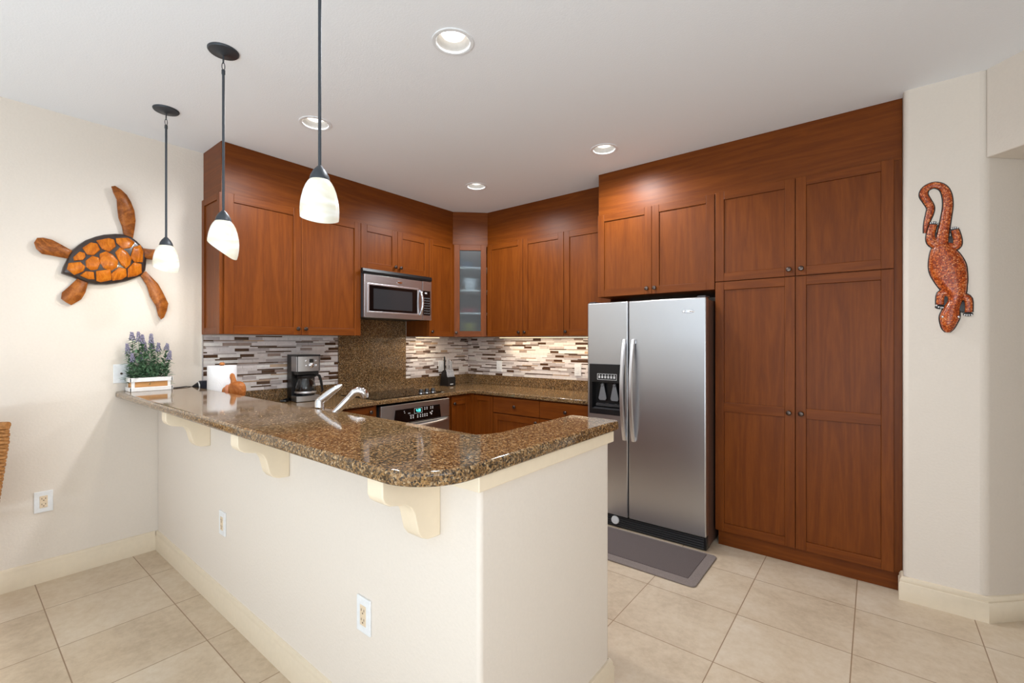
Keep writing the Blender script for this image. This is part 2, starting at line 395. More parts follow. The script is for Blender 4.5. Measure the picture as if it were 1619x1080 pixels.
# half wall of the breakfast bar
PW = MB().prism([(0, -2.983), (2.935, -2.983), (2.935, -2.225), (2.765, -2.225), (2.765, -2.82), (0, -2.82)], 'z', 0, 1.034)
struct(PW.build('wall_peninsula', wall_paint, bevel=0.014, seg=4, smooth=True))
BBP = [(0, 0), (0.016, 0), (0.016, 0.092), (0.012, 0.098), (0.013, 0.108), (0.007, 0.122), (0, 0.125)]
def sweep(b, path, prof, closed=False):
    # carry a (out, up) moulding profile along a floor path, out = right-hand side
    n = len(path); q = len(prof); vs = []; fs = []
    for i, p in enumerate(path):
        p = Vector(p)
        def nrm(a, c): d = (Vector(c) - Vector(a)).normalized(); return Vector((d.y, -d.x))
        if i == 0: m = nrm(path[0], path[1])
        elif i == n - 1: m = nrm(path[-2], path[-1])
        else:
            a = nrm(path[i - 1], path[i]); c = nrm(path[i], path[i + 1]); m = (a + c); m = m / (m.dot(a))
        for o, z in prof: vs.append((p.x + m.x * o, p.y + m.y * o, z))
    for i in range(n - 1):
        for k in range(q):
            fs.append((i * q + k, i * q + (k + 1) % q, (i + 1) * q + (k + 1) % q, (i + 1) * q + k))
    fs.append(tuple(range(q))[::-1]); fs.append(tuple(range((n - 1) * q, n * q)))
    return b.add(vs, fs)
struct(sweep(MB(), [(0, -2.999), (0, -8)][::-1], BBP).build('baseboard_left', base_paint, smooth=True))
struct(sweep(MB(), [(0.0, -2.983), (2.935, -2.983), (2.935, -2.225), (2.765, -2.225)], BBP).build('baseboard_peninsula', base_paint, smooth=True))
struct(sweep(MB(), [(3.886, -0.575), (3.886, -0.65), (4.197, -0.65), (5.0, 0.153)], [(o * 1.25, z) for o, z in BBP]).build('baseboard_right', base_paint, smooth=True))
# flat band under the bar top, wrapping the end of the half wall
tb = MB().prism([(2.78, -2.983), (2.78, -3.003), (2.951, -3.003), (2.951, -2.212), (2.765, -2.212), (2.765, -2.225), (2.935, -2.225), (2.935, -2.983)], 'z', 0.990, 1.0335)
struct(tb.build('trim_1', trim_paint, bevel=0.003))

# ---------------------------------------------------------------- corbels
CP = [(0, 1.034), (.199, 1.034), (.199, .987), (.192, .972), (.176, .960), (.150, .954), (.125, .949), (.106, .936), (.094, .915), (.087, .885), (.080, .858), (.066, .840), (.045, .831), (.02, .829), (0, .829)]
for x, lab in ((0.932, 'cream scrolled corbel under the bar nearest the left wall'), (1.828, 'cream scrolled corbel midway along the granite bar'), (2.746, 'cream scrolled corbel under the rounded bar corner')):
    b = MB().prism([(-2.983 - d, z) for d, z in CP], 'x', x - 0.034, x + 0.034)
    tag(b.build('corbel', trim_paint, bevel=0.003, smooth=True), lab, 'corbel', 'corbels under the bar')

# ---------------------------------------------------------------- worktops
def arc(cx, cy, r, a0, a1, n=12): return [(cx + r * cos(radians(a0 + (a1 - a0) * i / n)), cy + r * sin(radians(a0 + (a1 - a0) * i / n))) for i in range(n + 1)]
R0, R1 = 0.165, 0.13
pts = [(0.001, -3.2025)] + arc(2.965 - R0, -3.2025 + R0, R0, -90, 0) + arc(2.965 - .02, -2.185 - .02, .02, 0, 90, 4) + arc(2.738 + .02, -2.185 - .02, .02, 90, 180, 4) + arc(2.738 - R1, -2.785 + R1, R1, 0, -90) + [(0.001, -2.785)]
tag(MB().prism(pts, 'z', 1.034, 1.074).build('bar_countertop', granite, bevel=0.011, seg=4, smooth=True), 'raised brown granite breakfast bar top with a rounded corner', 'countertop')
wt = thing('worktop', 'lower brown granite worktop running round the kitchen corner under the tiles', 'countertop', (0.3, -0.3, 0.874))
MB().prism([(0.002, -0.002), (0.002, -2.818), (2.763, -2.818), (2.763, -2.16), (0.63, -2.16), (0.63, -0.606), (2.008, -0.606), (2.008, -0.002)], 'z', 0.874, 0.909).build('slab', granite, wt, bevel=0.007, seg=3, smooth=True)
for bx, lab in (((0.002, 0.02, -2.80, -1.676), 'low granite upstand behind the coffee maker'), ((0.002, 0.02, -0.927, -0.022), 'short granite upstand behind the knife block'), ((0.002, 2.008, -0.02, -0.002), 'long granite upstand along the back wall')):
    tag(B(*bx, 0.9092, 1.011).build('granite_upstand', granite, bevel=0.002), lab, 'upstand', 'granite upstands under the tiles')
tag(B(0.002, 0.018, -1.675, -0.928, 0.9092, 1.60).build('splash_panel', granite, bevel=0.002), 'tall brown granite slab on the wall between cooktop and microwave', 'splashback')

# ---------------------------------------------------------------- mosaic backsplash
def mosaic(name, T, u0, u1, z0, z1, label, seed):
    r = random.Random(seed); root = MB(T); root.box(u0, u1, 0.001, 0.005, z0, z1, 6)
    z = z0 + 0.001; ph = 0
    while z < z1 - 0.004:
        hh = (0.0215, 0.0085, 0.0085)[ph % 3]; zt = min(z + hh, z1 - 0.0005); u = u0 - r.random() * 0.14
        while u < u1:
            if ph % 3 == 0:
                L = r.choice((0.098, 0.098, 0.148)); c = r.choices(range(6), (38, 16, 11, 21, 20, 3))[0]
                if c in (2, 3): L = 0.098
            else:
                L = r.choice((0.148, 0.148, 0.20)); c = r.choices(range(6), (40, 8, 12, 21, 20, 3))[0]
            a, e = max(u, u0), min(u + L, u1 - 0.0005)
            if e - a > 0.003: root.box(a, e, 0.005, 0.0085, z, zt, c)
            u += L + 0.0018
        z = zt + 0.0016; ph += 1
    return tag(root.build(name, TILE + [grout]), label, 'backsplash')
mosaic('mosaic_backsplash', T1, -2.722, -1.677, 1.011, 1.4385, 'linear mosaic tile backsplash behind the coffee maker and towel roll', 3)
mosaic('mosaic_backsplash', T1, -0.926, -0.010, 1.011, 1.4385, 'linear mosaic tile backsplash behind the knife block, left of the corner', 5)
mosaic('mosaic_backsplash', T2, 0.0, 2.008, 1.011, 1.4385, 'long mosaic tile backsplash on the back wall left of the refrigerator', 9)
tag(B(0.001, 0.012, -2.728, -2.722, 1.011, 1.4385).build('tile_edge_strip', bright_steel), 'thin metal edge strip at the left end of the mosaic tile', 'edge strip')

# ---------------------------------------------------------------- cabinets
def knob(T, u, w, z, parent, mat=None):
    p = T(u, w, z); d = Vector(T(u, w + 1, z)) - Vector(p)
    MB().lathe([(0.006, 0), (0.0055, 0.010), (0.007, 0.014), (0.0145, 0.018), (0.0155, 0.023), (0.012, 0.028), (0.004, 0.030)], p, 16, 0, tuple(d)).build('knob', mat or bronze, parent, smooth=True)
def door(T, u0, u1, z0, z1, w, parent, st=0.058, rails=(), name='door', top=None, bot=None, glass=False, kn=None, flat=False):
    """shaker door: stiles, rails and a recessed panel, front face at distance w"""
    g = 0.0012; u0 += g; u1 -= g; z0 += g; z1 -= g; th = 0.02; top = top or st; bot = bot or st
    b = MB(T)
    if flat: b.box(u0, u1, w - th, w, z0, z1, 1)
    else:
        b.box(u0, u0 + st, w - th, w, z0, z1, 0); b.box(u1 - st, u1, w - th, w, z0, z1, 0)
        b.box(u0 + st, u1 - st, w - th, w - 0.0004, z0, z0 + bot, 1); b.box(u0 + st, u1 - st, w - th, w - 0.0004, z1 - top, z1, 1)
        for ra, rb in rails: b.box(u0 + st, u1 - st, w - th, w - 0.0004, ra, rb, 1)
        if not glass: b.box(u0 + st, u1 - st, w - th + 0.002, w - 0.0085, z0 + bot, z1 - top, 0)
    o = b.build(name, [wood_v, wood_h], parent, bevel=0.0018, seg=2)
    if kn: knob(T, kn[0], w, kn[1], o)
    return o
ZB, ZT = 1.4388, 2.3968
# upper cabinet left of the microwave
c = thing('upper_cabinet', 'wide wooden upper cabinet with two tall doors left of the microwave', 'cabinet', (0.17, -2.2, ZB), 'upper kitchen cabinets')
B(0.002, 0.336, -2.718, -1.672, ZB + .002, 2.399).build('cabinet_body', wood_v, c)
door(T1, -2.707, -2.182, ZB, ZT, 0.356, c, kn=(-2.214, 1.486)); door(T1, -2.182, -1.670, ZB, ZT, 0.356, c, kn=(-2.155, 1.486))
TS = lambda u, w, z: (u, -2.718 - w, z)
door(TS, 0.002, 0.336, ZB, ZT, 0.0115, c, st=0.045, name='end_panel')
c = thing('upper_cabinet', 'short wooden two-door cabinet directly above the microwave', 'cabinet', (0.17, -1.3, 2.012), 'upper kitchen cabinets')
B(0.002, 0.336, -1.670, -0.914, 2.014, 2.399).build('cabinet_body', wood_v, c)
door(T1, -1.668, -1.290, 2.016, ZT, 0.356, c, kn=(-1.322, 2.064)); door(T1, -1.290, -0.914, 2.016, ZT, 0.356, c, kn=(-1.262, 2.064))
c = thing('upper_cabinet', 'narrow single-door wooden upper cabinet right of the microwave', 'cabinet', (0.17, -0.74, ZB), 'upper kitchen cabinets')
B(0.002, 0.336, -0.912, -0.577, ZB + .002, 2.399).build('cabinet_body', wood_v, c)
door(T1, -0.912, -0.572, ZB, ZT, 0.356, c, st=0.05, kn=(-0.884, 1.486))
# diagonal corner cabinet with a frosted glass door
c = thing('corner_cabinet', 'diagonal corner wall cabinet with frosted glass door', 'cabinet', (0.25, -0.25, ZB), 'upper kitchen cabinets')
b = MB(); CPG = [(0.002, -0.574), (0.334, -0.574), (0.590, -0.3205), (0.590, -0.002), (0.002, -0.002)]
b.prism(CPG, 'z', ZB + .002, ZB + 0.02); b.prism(CPG, 'z', 2.38, 2.399)
b.box(0.002, 0.012, -0.574, -0.002, ZB + .02, 2.38); b.box(0.012, 0.59, -0.012, -0.002, ZB + .02, 2.38)
b.build('cabinet_body', wood_v, c)
for z in (1.68, 1.92, 2.16): MB().prism([(0.015, -0.55), (0.29, -0.55), (0.545, -0.31), (0.545, -0.015), (0.015, -0.015)], 'z', z, z + 0.014).build('shelf', white_wood, c)
dd = door(TD, 0.012, DL - 0.012, ZB, ZT, 0.020, c, st=0.058, glass=True, kn=(0.036, 1.482))
MB(TD).box(0.066, DL - 0.066, 0.004, 0.008, ZB + .056, ZT - .056).build('glass_pane', frosted, dd)
# dishes seen dimly through the frosted glass
plain_w = plain('white_china', (235, 238, 240), 0.2); plain_r = plain('red_china', (190, 70, 70), 0.3); plain_y = plain('yellow_green_china', (190, 180, 70), 0.3); plain_b = plain('blue_china', (90, 130, 170), 0.3)
def bowl(c, r, h, m, name, lab, cat):
    return tag(MB().lathe([(r * .45, 0), (r * .8, h * .35), (r, h), (r * .96, h), (r * .75, h * .42), (r * .3, h * .12)], c, 24).build(name, m, smooth=True), lab, cat, 'dishes behind the frosted glass')
bowl((0.30, -0.30, ZB + 0.021), 0.10, 0.12, plain_y, 'serving_bowl', 'yellow green bowl behind the frosted door, on the lowest level', 'bowl')
bowl((0.30, -0.30, 1.695), 0.11, 0.05, plain_r, 'serving_bowl', 'red dish behind the frosted door, on the lower shelf', 'bowl')
bowl((0.32, -0.30, 1.935), 0.10, 0.13, plain_w, 'serving_bowl', 'white bowl behind the frosted door, on the middle shelf', 'bowl')
bowl((0.28, -0.32, 2.175), 0.09, 0.07, plain_b, 'serving_bowl', 'blue bowl behind the frosted door, on the top shelf', 'bowl')
# back wall upper cabinets
c = thing('upper_cabinet', 'two-door wooden upper cabinet on the back wall beside the frosted corner door', 'cabinet', (1.07, -0.17, ZB), 'upper kitchen cabinets')
B(0.594, 1.538, -0.3195, -0.002, ZB + .002, 2.399).build('cabinet_body', wood_v, c)
door(T2, 0.602, 1.069, ZB, ZT, 0.3398, c, kn=(1.028, 1.48)); door(T2, 1.070, 1.537, ZB, ZT, 0.3398, c, kn=(1.100, 1.48))
c = thing('upper_cabinet', 'wooden upper cabinet on the back wall partly hidden behind the refrigerator cabinet', 'cabinet', (1.77, -0.17, ZB), 'upper kitchen cabinets')
B(1.540, 2.010, -0.3195, -0.002, ZB + .002, 2.399).build('cabinet_body', wood_v, c)
door(T2, 1.540, 2.010, ZB, ZT, 0.3398, c, kn=(1.568, 1.48))
# refrigerator cabinet and pantry
c = thing('bridge_cabinet', 'wooden two-door cabinet directly above the refrigerator', 'cabinet', (2.46, -0.28, 1.745), 'upper kitchen cabinets')
B(2.016, 2.906, -0.5675, -0.002, 1.747, 2.399).build('cabinet_body', wood_v, c)
door(T2, 2.018, 2.464, 1.745, 2.403, 0.5875, c, st=0.055, kn=(2.432, 1.787)); door(T2, 2.464, 2.908, 1.745, 2.403, 0.5875, c, st=0.055, kn=(2.492, 1.787))
c = thing('pantry_cabinet', 'tall four-door wooden pantry cabinet right of the refrigerator', 'cabinet', (3.4, -0.28, 0))
B(2.910, 3.884, -0.5675, -0.002, 0.10, 2.399).build('cabinet_body', wood_v, c)
B(2.925, 3.872, -0.556, -0.02, 0.0, 0.10).build('toe_kick', wood_h, c)
for u0, u1, ku in ((2.911, 3.3795, 3.347), (3.3805, 3.849, 3.412)):
    door(T2, u0, u1, 1.797, 2.406, 0.5875, c, st=0.055, kn=(ku, 1.838), name='upper_door')
    door(T2, u0, u1, 0.105, 1.794, 0.5875, c, st=0.055, rails=((0.916, 0.978),), kn=(ku, 0.946), name='lower_door')
# fascia panels between the cabinets and the ceiling
def soffit(b, lab): tag(b.build('soffit_panel', wood_h, bevel=0.001), lab, 'soffit', 'wooden soffits above the cabinets')
soffit(B(0.002, 0.336, -2.718, -0.576, 2.400, H - .001), 'wooden soffit between ceiling and cabinets over the microwave wall')
soffit(MB().prism([(0.002, -0.574), (0.3345, -0.574), (0.591, -0.3185), (0.591, -0.002), (0.002, -0.002)], 'z', 2.400, H - .001), 'short diagonal wooden soffit over the frosted glass cabinet')
soffit(B(0.593, 2.014, -0.3195, -0.002, 2.400, H - .001), 'wooden soffit with swirling grain over the back wall cabinets')
soffit(B(2.016, 3.884, -0.5675, -0.002, 2.4005, H - .001), 'deep wooden soffit over refrigerator cabinet and pantry')
# base cabinets
def base_body(x0, x1, y0, y1, c, kx0, kx1, ky0, ky1):
    B(x0, x1, y0, y1, 0.10, 0.8735).build('cabinet_body', wood_v, c); B(kx0, kx1, ky0, ky1, 0, 0.10).build('toe_kick', wood_h, c)
c = thing('base_cabinet', 'wooden base cabinet with one drawer under the worktop between oven and bar', 'cabinet', (0.3, -1.9, 0), 'base kitchen cabinets')
base_body(0.01, 0.58, -2.155, -1.672, c, 0.05, 0.52, -2.15, -1.68)
door(T1, -2.15, -1.700, 0.72, 0.862, 0.60, c, name='drawer', st=.05, kn=(-1.745, 0.822)); door(T1, -2.15, -1.700, 0.115, 0.712, 0.60, c)
c = thing('base_cabinet', 'narrow wooden base cabinet squeezed between the oven and the corner', 'cabinet', (0.3, -0.75, 0), 'base kitchen cabinets')
base_body(0.01, 0.58, -0.884, -0.590, c, 0.05, 0.52, -0.88, -0.6)
door(T1, -0.846, -0.612, 0.115, 0.862, 0.60, c, st=.045, kn=(-0.82, 0.792), rails=((0.775, 0.815),))
c = thing('base_cabinet', 'wooden corner base cabinet with single panel door on the back wall', 'cabinet', (0.77, -0.3, 0), 'base kitchen cabinets')
base_body(0.60, 0.895, -0.565, -0.01, c, 0.61, 0.89, -0.50, -0.05)
door(T2, 0.645, 0.893, 0.115, 0.862, 0.585, c, st=.05)
b = MB(); b.prism([(0.582, -0.611), (0.599, -0.611), (0.599, -0.584), (0.644, -0.584), (0.644, -0.567), (0.582, -0.567)], 'z', 0.10, 0.8735); b.build('corner_filler', wood_v, c)
c = thing('base_cabinet', 'wooden base cabinet on the back wall with a flat drawer over a panel door', 'cabinet', (1.17, -0.3, 0), 'base kitchen cabinets')
base_body(0.897, 1.440, -0.565, -0.01, c, 0.9, 1.435, -0.50, -0.05)
door(T2, 0.897, 1.440, 0.712, 0.862, 0.585, c, name='drawer', flat=True, kn=(1.167, 0.785)); door(T2, 0.897, 1.440, 0.115, 0.704, 0.585, c, kn=(1.411, 0.664))
c = thing('base_cabinet', 'wooden base cabinet with flat drawer directly beside the refrigerator', 'cabinet', (1.72, -0.3, 0), 'base kitchen cabinets')
base_body(1.442, 2.004, -0.565, -0.01, c, 1.445, 2.0, -0.50, -0.05)
door(T2, 1.442, 2.004, 0.712, 0.862, 0.585, c, name='drawer', flat=True, kn=(1.718, 0.787)); door(T2, 1.442, 2.004, 0.115, 0.704, 0.585, c, kn=(1.472, 0.664))
c = thing('sink_cabinet', 'wooden sink base cabinet on the kitchen side of the bar wall', 'cabinet', (1.7, -2.5, 0), 'base kitchen cabinets')
base_body(0.60, 2.755, -2.815, -2.20, c, 0.62, 2.74, -2.81, -2.26)
TP = lambda u, w, z: (u, -2.20 + w, z)
for i in range(4): door(TP, 0.66 + i * 0.522, 0.66 + (i + 1) * 0.522, 0.115, 0.862, 0.02, c, kn=(0.66 + (i + 0.9 if i % 2 == 0 else i + 0.1) * 0.522, 0.80))

# ---------------------------------------------------------------- appliances
def frame(b, T, u0, u1, z0, z1, a0, a1, c0, c1, wf, wb, m=0):
    """slab with a rectangular hole a0..a1 x c0..c1"""
    o = [(u0, z0), (u1, z0), (u1, z1), (u0, z1)]; i = [(a0, c0), (a1, c0), (a1, c1), (a0, c1)]
    vs = [(u, wf, z) for u, z in o + i] + [(u, wb, z) for u, z in o + i]; fs = []
    for k in range(4):
        n = (k + 1) % 4
        fs += [(k, n, 4 + n, 4 + k), (8 + k, 12 + k, 12 + n, 8 + n), (k, 8 + k, 8 + n, n), (4 + k, 4 + n, 12 + n, 12 + k)]
    MBT = b.T; b.T = T; b.add(vs, fs, m); b.T = MBT; return b
def badge(T, u, w, z, rx, rz, parent):
    b = MB(T); n = 24
    vs = [(u + rx * cos(2 * pi * k / n), w, z + rz * sin(2 * pi * k / n)) for k in range(n)] + [(u + rx * .85 * cos(2 * pi * k / n), w + .004, z + rz * .8 * sin(2 * pi * k / n)) for k in range(n)]
    b.add(vs, [(k, (k + 1) % n, n + (k + 1) % n, n + k) for k in range(n)] + [tuple(range(n, 2 * n))])
    o = b.build('badge', chrome, parent, smooth=True); return o
# refrigerator
f = thing('refrigerator', 'stainless steel side-by-side refrigerator with black ice and water dispenser', 'refrigerator', (2.46, -0.4, 0))
fsx = plain('fridge_side_brown_reflection', (98, 74, 64), 0.35)  # dark grey sides, with the brown reflection on them put into the colour
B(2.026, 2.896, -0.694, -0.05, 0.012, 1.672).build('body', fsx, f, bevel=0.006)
fd = frame(MB(), T2, 2.022, 2.353, 0.097, 1.684, 2.046, 2.322, 0.845, 1.213, 0.760, 0.698).build('freezer_door', steel, f, bevel=0.007, seg=3, smooth=True)
rd = B(2.359, 2.900, -0.760, -0.698, 0.097, 1.684).build('refrigerator_door', steel, f, bevel=0.009, seg=3, smooth=True)
for u, dr in ((2.333, fd), (2.402, rd)):
    pth = []
    for i in range(17):
        t = i / 16; z = 1.405 - t * 0.738; pth.append((u, -0.772 - 0.052 * sin(pi * t) ** 0.8, z))
    hb = MB()
    vs = []; fs = []
    for i, (x, y, z) in enumerate(pth):
        hw = 0.0155; vs += [(x - hw, y, z), (x - hw * .6, y - .010, z), (x + hw * .6, y - .010, z), (x + hw, y, z), (x + hw * .7, y + .012, z), (x - hw * .7, y + .012, z)]
    for i in range(16):
        for k in range(6): fs.append((i * 6 + k, i * 6 + (k + 1) % 6, i * 6 + 6 + (k + 1) % 6, i * 6 + 6 + k))
    fs += [(5, 4, 3, 2, 1, 0), tuple(range(96, 102))]
    hb.add(vs, fs); hb.box(u - .012, u + .012, -.775, -.757, 1.375, 1.40); hb.box(u - .012, u + .012, -.775, -.757, .672, .697)
    hb.build('handle', bright_steel, dr, smooth=True)
badge(T2, 2.786, 0.760, 1.592, 0.040, 0.011, rd)
ds = MB()
frame(ds, T2, 2.040, 2.328, 0.838, 1.219, 2.064, 2.304, 0.880, 1.080, 0.764, 0.752, 0)
ds.box(2.046, 2.322, -0.752, -0.700, 0.846, 0.874, 0); ds.box(2.046, 2.322, -0.706, -0.699, 0.846, 1.212, 0)
ds.box(2.046, 2.064, -0.752, -0.70, 0.874, 1.212, 0); ds.box(2.304, 2.322, -0.752, -0.70, 0.874, 1.212, 0); ds.box(2.046, 2.322, -0.752, -0.70, 1.085, 1.212, 0)
dsp = ds.build('dispenser', [black_plastic], fd, bevel=0.002)
q = MB(T2)
frame(q, T2, 2.108, 2.268, 1.100, 1.146, 2.1105, 2.2655, 1.1025, 1.1435, 0.7655, 0.763, 0)
for i in range(6):
    x = 2.126 + i * 0.0245; q.box(x - .007, x + .007, 0.763, 0.7665, 1.112, 1.130, 0); q.box(x - .003, x + .003, 0.763, 0.766, 1.134, 1.140, 0)
q.build('control_button', mark_white, fd)
for x in (2.135, 2.235):
    b = MB(); b.prism([(x - .012, 1.055), (x + .012, 1.055), (x + .034, .955), (x + .024, .940), (x - .024, .940), (x - .034, .955)], 'y', -0.735, -0.727); b.ball((x, -0.732, 1.06), 0.014)
    b.build('paddle', grey_plastic, fd, bevel=0.003, smooth=True)
b = MB(); b.box(2.09, 2.30, -0.752, -0.715, 0.900, 0.916); b.box(2.075, 2.30, -0.758, -0.72, 0.880, 0.888)
for i in range(3): b.box(2.10 + i * .07, 2.13 + i * .07, -0.7535, -0.75, 0.914, 0.922)
b.build('drip_tray', dark_plastic, fd)
b = MB(); b.box(2.03, 2.894, -0.735, -0.66, 0.004, 0.094, 0)
for k in range(5): b.box(2.045, 2.88, -0.741, -0.733, 0.012 + k * .016, 0.021 + k * .016, 1)
g = b.build('base_grille', [black_plastic, dark_plastic], f, bevel=0.002)
MB().lathe([(0.026, 0), (0.031, 0.006), (0.028, 0.016), (0.01, 0.018)], (2.247, -0.738, 0.056), 24, 0, (0, -1, 0)).build('filter_cap', white_plastic, g, smooth=True)
for x in (2.03, 2.84): B(x, x + .055, -0.75, -0.66, 1.684, 1.694).build('hinge_cover', dark_plastic, f, bevel=.003)
# microwave
m = thing('microwave', 'stainless over-the-range microwave mounted above the cooktop', 'microwave', (0.2, -1.3, 1.593))
B(0.022, 0.385, -1.668, -0.928, 1.596, 2.010).build('body', dark_plastic, m, bevel=0.003)
mt = MB(); frame(mt, T1, -1.668, -1.040, 1.594, 1.966, -1.630, -1.094, 1.643, 1.880, 0.405, 0.386); md = mt.build('door', steel, m, bevel=0.004, seg=2, smooth=True)
b = MB(); frame(b, T1, -1.640, -1.086, 1.634, 1.888, -1.622, -1.102, 1.650, 1.873, 0.4085, 0.404); b.build('window_trim', bright_steel, md, bevel=.003)
b = MB(); frame(b, T1, -1.622, -1.102, 1.650, 1.873, -1.580, -1.160, 1.670, 1.848, 0.4065, 0.387); b.build('window_frame', black_gloss, md)
B(0.387, 0.4045, -1.580, -1.160, 1.670, 1.848).build('window_glass', oven_window, md)
b = MB(); frame(b, T1, -1.037, -0.928, 1.594, 1.966, -1.030, -0.944, 1.640, 1.874, 0.405, 0.386); b.build('control_surround', steel, m, bevel=.002)
pn = B(0.386, 0.4055, -1.030, -0.944, 1.640, 1.874).build('control_panel', black_gloss, m)
b = MB(T1)
for r_ in range(8):
    for c_ in range(3):
        if r_ < 7: b.box(-1.019 + c_ * .025, -1.002 + c_ * .025, .4055, .4065, 1.655 + r_ * .024, 1.664 + r_ * .024)
MB(T1).box(-1.012, -.985, .4055, .4065, 1.846, 1.858).build('clock_window', mark_white, pn)
b.build('printed_keys', plain('dim_key_print', (96, 98, 100), .5), pn)
pth = [(0.405 + 0.038 * sin(pi * i / 14) ** .7, -1.066, 1.642 + 0.232 * i / 14) for i in range(15)]
MB().tube(pth, 0.0115, 10, 0).build('handle', chrome, md, smooth=True)
b = MB().prism([(0.385, 1.968), (0.412, 1.968), (0.418, 1.985), (0.412, 2.010), (0.385, 2.010)], 'y', -1.690, -0.930); b.build('vent_grille', black_plastic, m, bevel=.003)
badge(T1, -1.306, 0.405, 1.921, 0.032, 0.014, md)
# cooktop
k = thing('cooktop', 'black glass electric cooktop set into the granite worktop', 'cooktop', (0.3, -1.28, 0.909))
B(0.045, 0.575, -1.672, -0.905, 0.909, 0.9145).build('glass_top', black_gloss, k, bevel=0.0015)
for i, y in enumerate((-1.135, -1.065, -0.992)):
    MB().lathe([(0.024, 0), (0.024, 0.012), (0.020, 0.018), (0.018, 0.032), (0.014, 0.036)], (0.50, y, 0.9145), 20).build('control_knob', black_plastic, k, smooth=True)
    MB().lathe([(0.0265, 0), (0.0265, 0.005), (0.022, 0.006)], (0.50, y, 0.9146), 20).build('knob_ring', chrome, k, smooth=True)
# oven
v = thing('wall_oven', 'stainless oven with black control panel built in under the cooktop', 'oven', (0.3, -1.28, 0.12))
B(0.05, 0.600, -1.660, -0.896, 0.12, 0.850).build('body', dark_plastic, v)
ov = B(0.600, 0.622, -1.660, -0.896, 0.690, 0.857).build('control_surround', steel, v, bevel=.004)
pn = MB(T1); pn.add([(u, w, z) for w in (0.622, 0.6255) for u, z in ((-1.535, .694), (-1.005, .694), (-1.020, .812), (-1.515, .812))], [(0, 1, 2, 3), (4, 5, 6, 7), (0, 1, 5, 4), (1, 2, 6, 5), (2, 3, 7, 6), (3, 0, 4, 7)])
pn = pn.build('control_panel', black_gloss, v)
b = MB(T1); zc = 0.785
frame(b, T1, -1.318, -1.228, .760, .806, -1.3155, -1.2305, .7625, .8035, .6264, .6254); b.build('clock_outline', mark_white, pn)
MB(T1).box(-1.37, -1.32, .6254, .6264, .753, .755).build('printed_line', mark_white, pn)
b = MB(T1)
for u, z in ((-1.43, .79), (-1.425, .776), (-1.375, .768), (-1.37, .768), (-1.385, .768)): b.box(u, u + .008, .6254, .6264, z, z + .006)
for u in (-1.205, -1.180, -1.135, -1.112):
    for z in (.782, .796): b.box(u, u + .010, .6254, .6264, z, z + .008)
for u in (-1.36, -1.335, -1.285, -1.255, -1.230, -1.205, -1.18):
    for z in (.722, .738): b.box(u, u + .011, .6254, .6264, z, z + .010)
for u, z in ((-1.14, .742), (-1.12, .752), (-1.128, .73)): b.box(u, u + .012, .6254, .6264, z, z + .013)
b.build('printed_marks', mark_white, pn)
def seg7(b, u, z, w, h, ch):
    t = h * .13; SEG = {'4': 'bcfg', '2': 'abged', '8': 'abcdefg', '0': 'abcdef'}
    R = {'a': (0, w, h - t, h), 'd': (0, w, 0, t), 'g': (0, w, h / 2 - t / 2, h / 2 + t / 2), 'f': (0, t, h / 2, h), 'e': (0, t, 0, h / 2), 'b': (w - t, w, h / 2, h), 'c': (w - t, w, 0, h / 2)}
    for s_ in SEG[ch]: r = R[s_]; b.box(u + r[0], u + r[1], .6256, .6266, z + r[2], z + r[3])
b = MB(T1); seg7(b, -1.296, .772, .011, .024, '4'); b.box(-1.281, -1.279, .6256, .6266, .778, .780); b.box(-1.281, -1.279, .6256, .6266, .787, .789); seg7(b, -1.275, .772, .011, .024, '2'); seg7(b, -1.259, .772, .011, .024, '8')
b.build('clock_digits', teal_led, pn)
od = B(0.600, 0.622, -1.660, -0.896, 0.125, 0.684).build('oven_door', steel, v, bevel=.004)
B(0.622, 0.624, -1.56, -0.99, 0.22, 0.52).build('door_window', black_gloss, od)
pth = [(0.622 + 0.052 * sin(pi * i / 20) ** .6, -1.63 + 0.70 * i / 20, 0.664) for i in range(21)]
MB().tube(pth, 0.013, 10).build('handle', bright_steel, od, smooth=True)

# ---------------------------------------------------------------- faucet
fc = thing('kitchen_faucet', 'chrome pull-out kitchen faucet rising behind the granite bar', 'faucet', (1.655, -2.742, 0.909))
fx, fy = 1.655, -2.742
MB().lathe([(0.030, 0), (0.030, 0.006), (0.024, 0.012), (0.0215, 0.05), (0.0215, 0.150), (0.023, 0.155), (0.023, 0.165), (0.0215, 0.170), (0.0215, 0.188), (0.016, 0.200), (0.006, 0.205)], (fx, fy, 0.909), 24).build('faucet_body', chrome, fc, smooth=True)
MB().tube([(fx, fy, 0.950), (1.672, -2.712, 0.998), (1.700, -2.660, 1.063), (1.724, -2.615, 1.119)], [0.016, 0.0190, 0.0180, 0.0160], 14).build('spout', chrome, fc, smooth=True)
sh = MB(); sh.tube([(1.720, -2.622, 1.110), (1.731, -2.602, 1.134), (1.741, -2.586, 1.141), (1.751, -2.570, 1.136), (1.757, -2.561, 1.122), (1.759, -2.558, 1.106)], [0.0165, 0.021, 0.0235, 0.0235, 0.0225, 0.019], 16).build('spray_head', chrome, fc, smooth=True)
lv = MB(); lv.tube([(fx, fy, 1.098), (1.672, -2.727, 1.115), (1.70, -2.703, 1.146), (1.728, -2.679, 1.172), (1.737, -2.671, 1.180)], [0.020, 0.021, 0.018, 0.013, 0.004], 12, 0, 0.75)
lv.build('lever', chrome, fc, smooth=True)

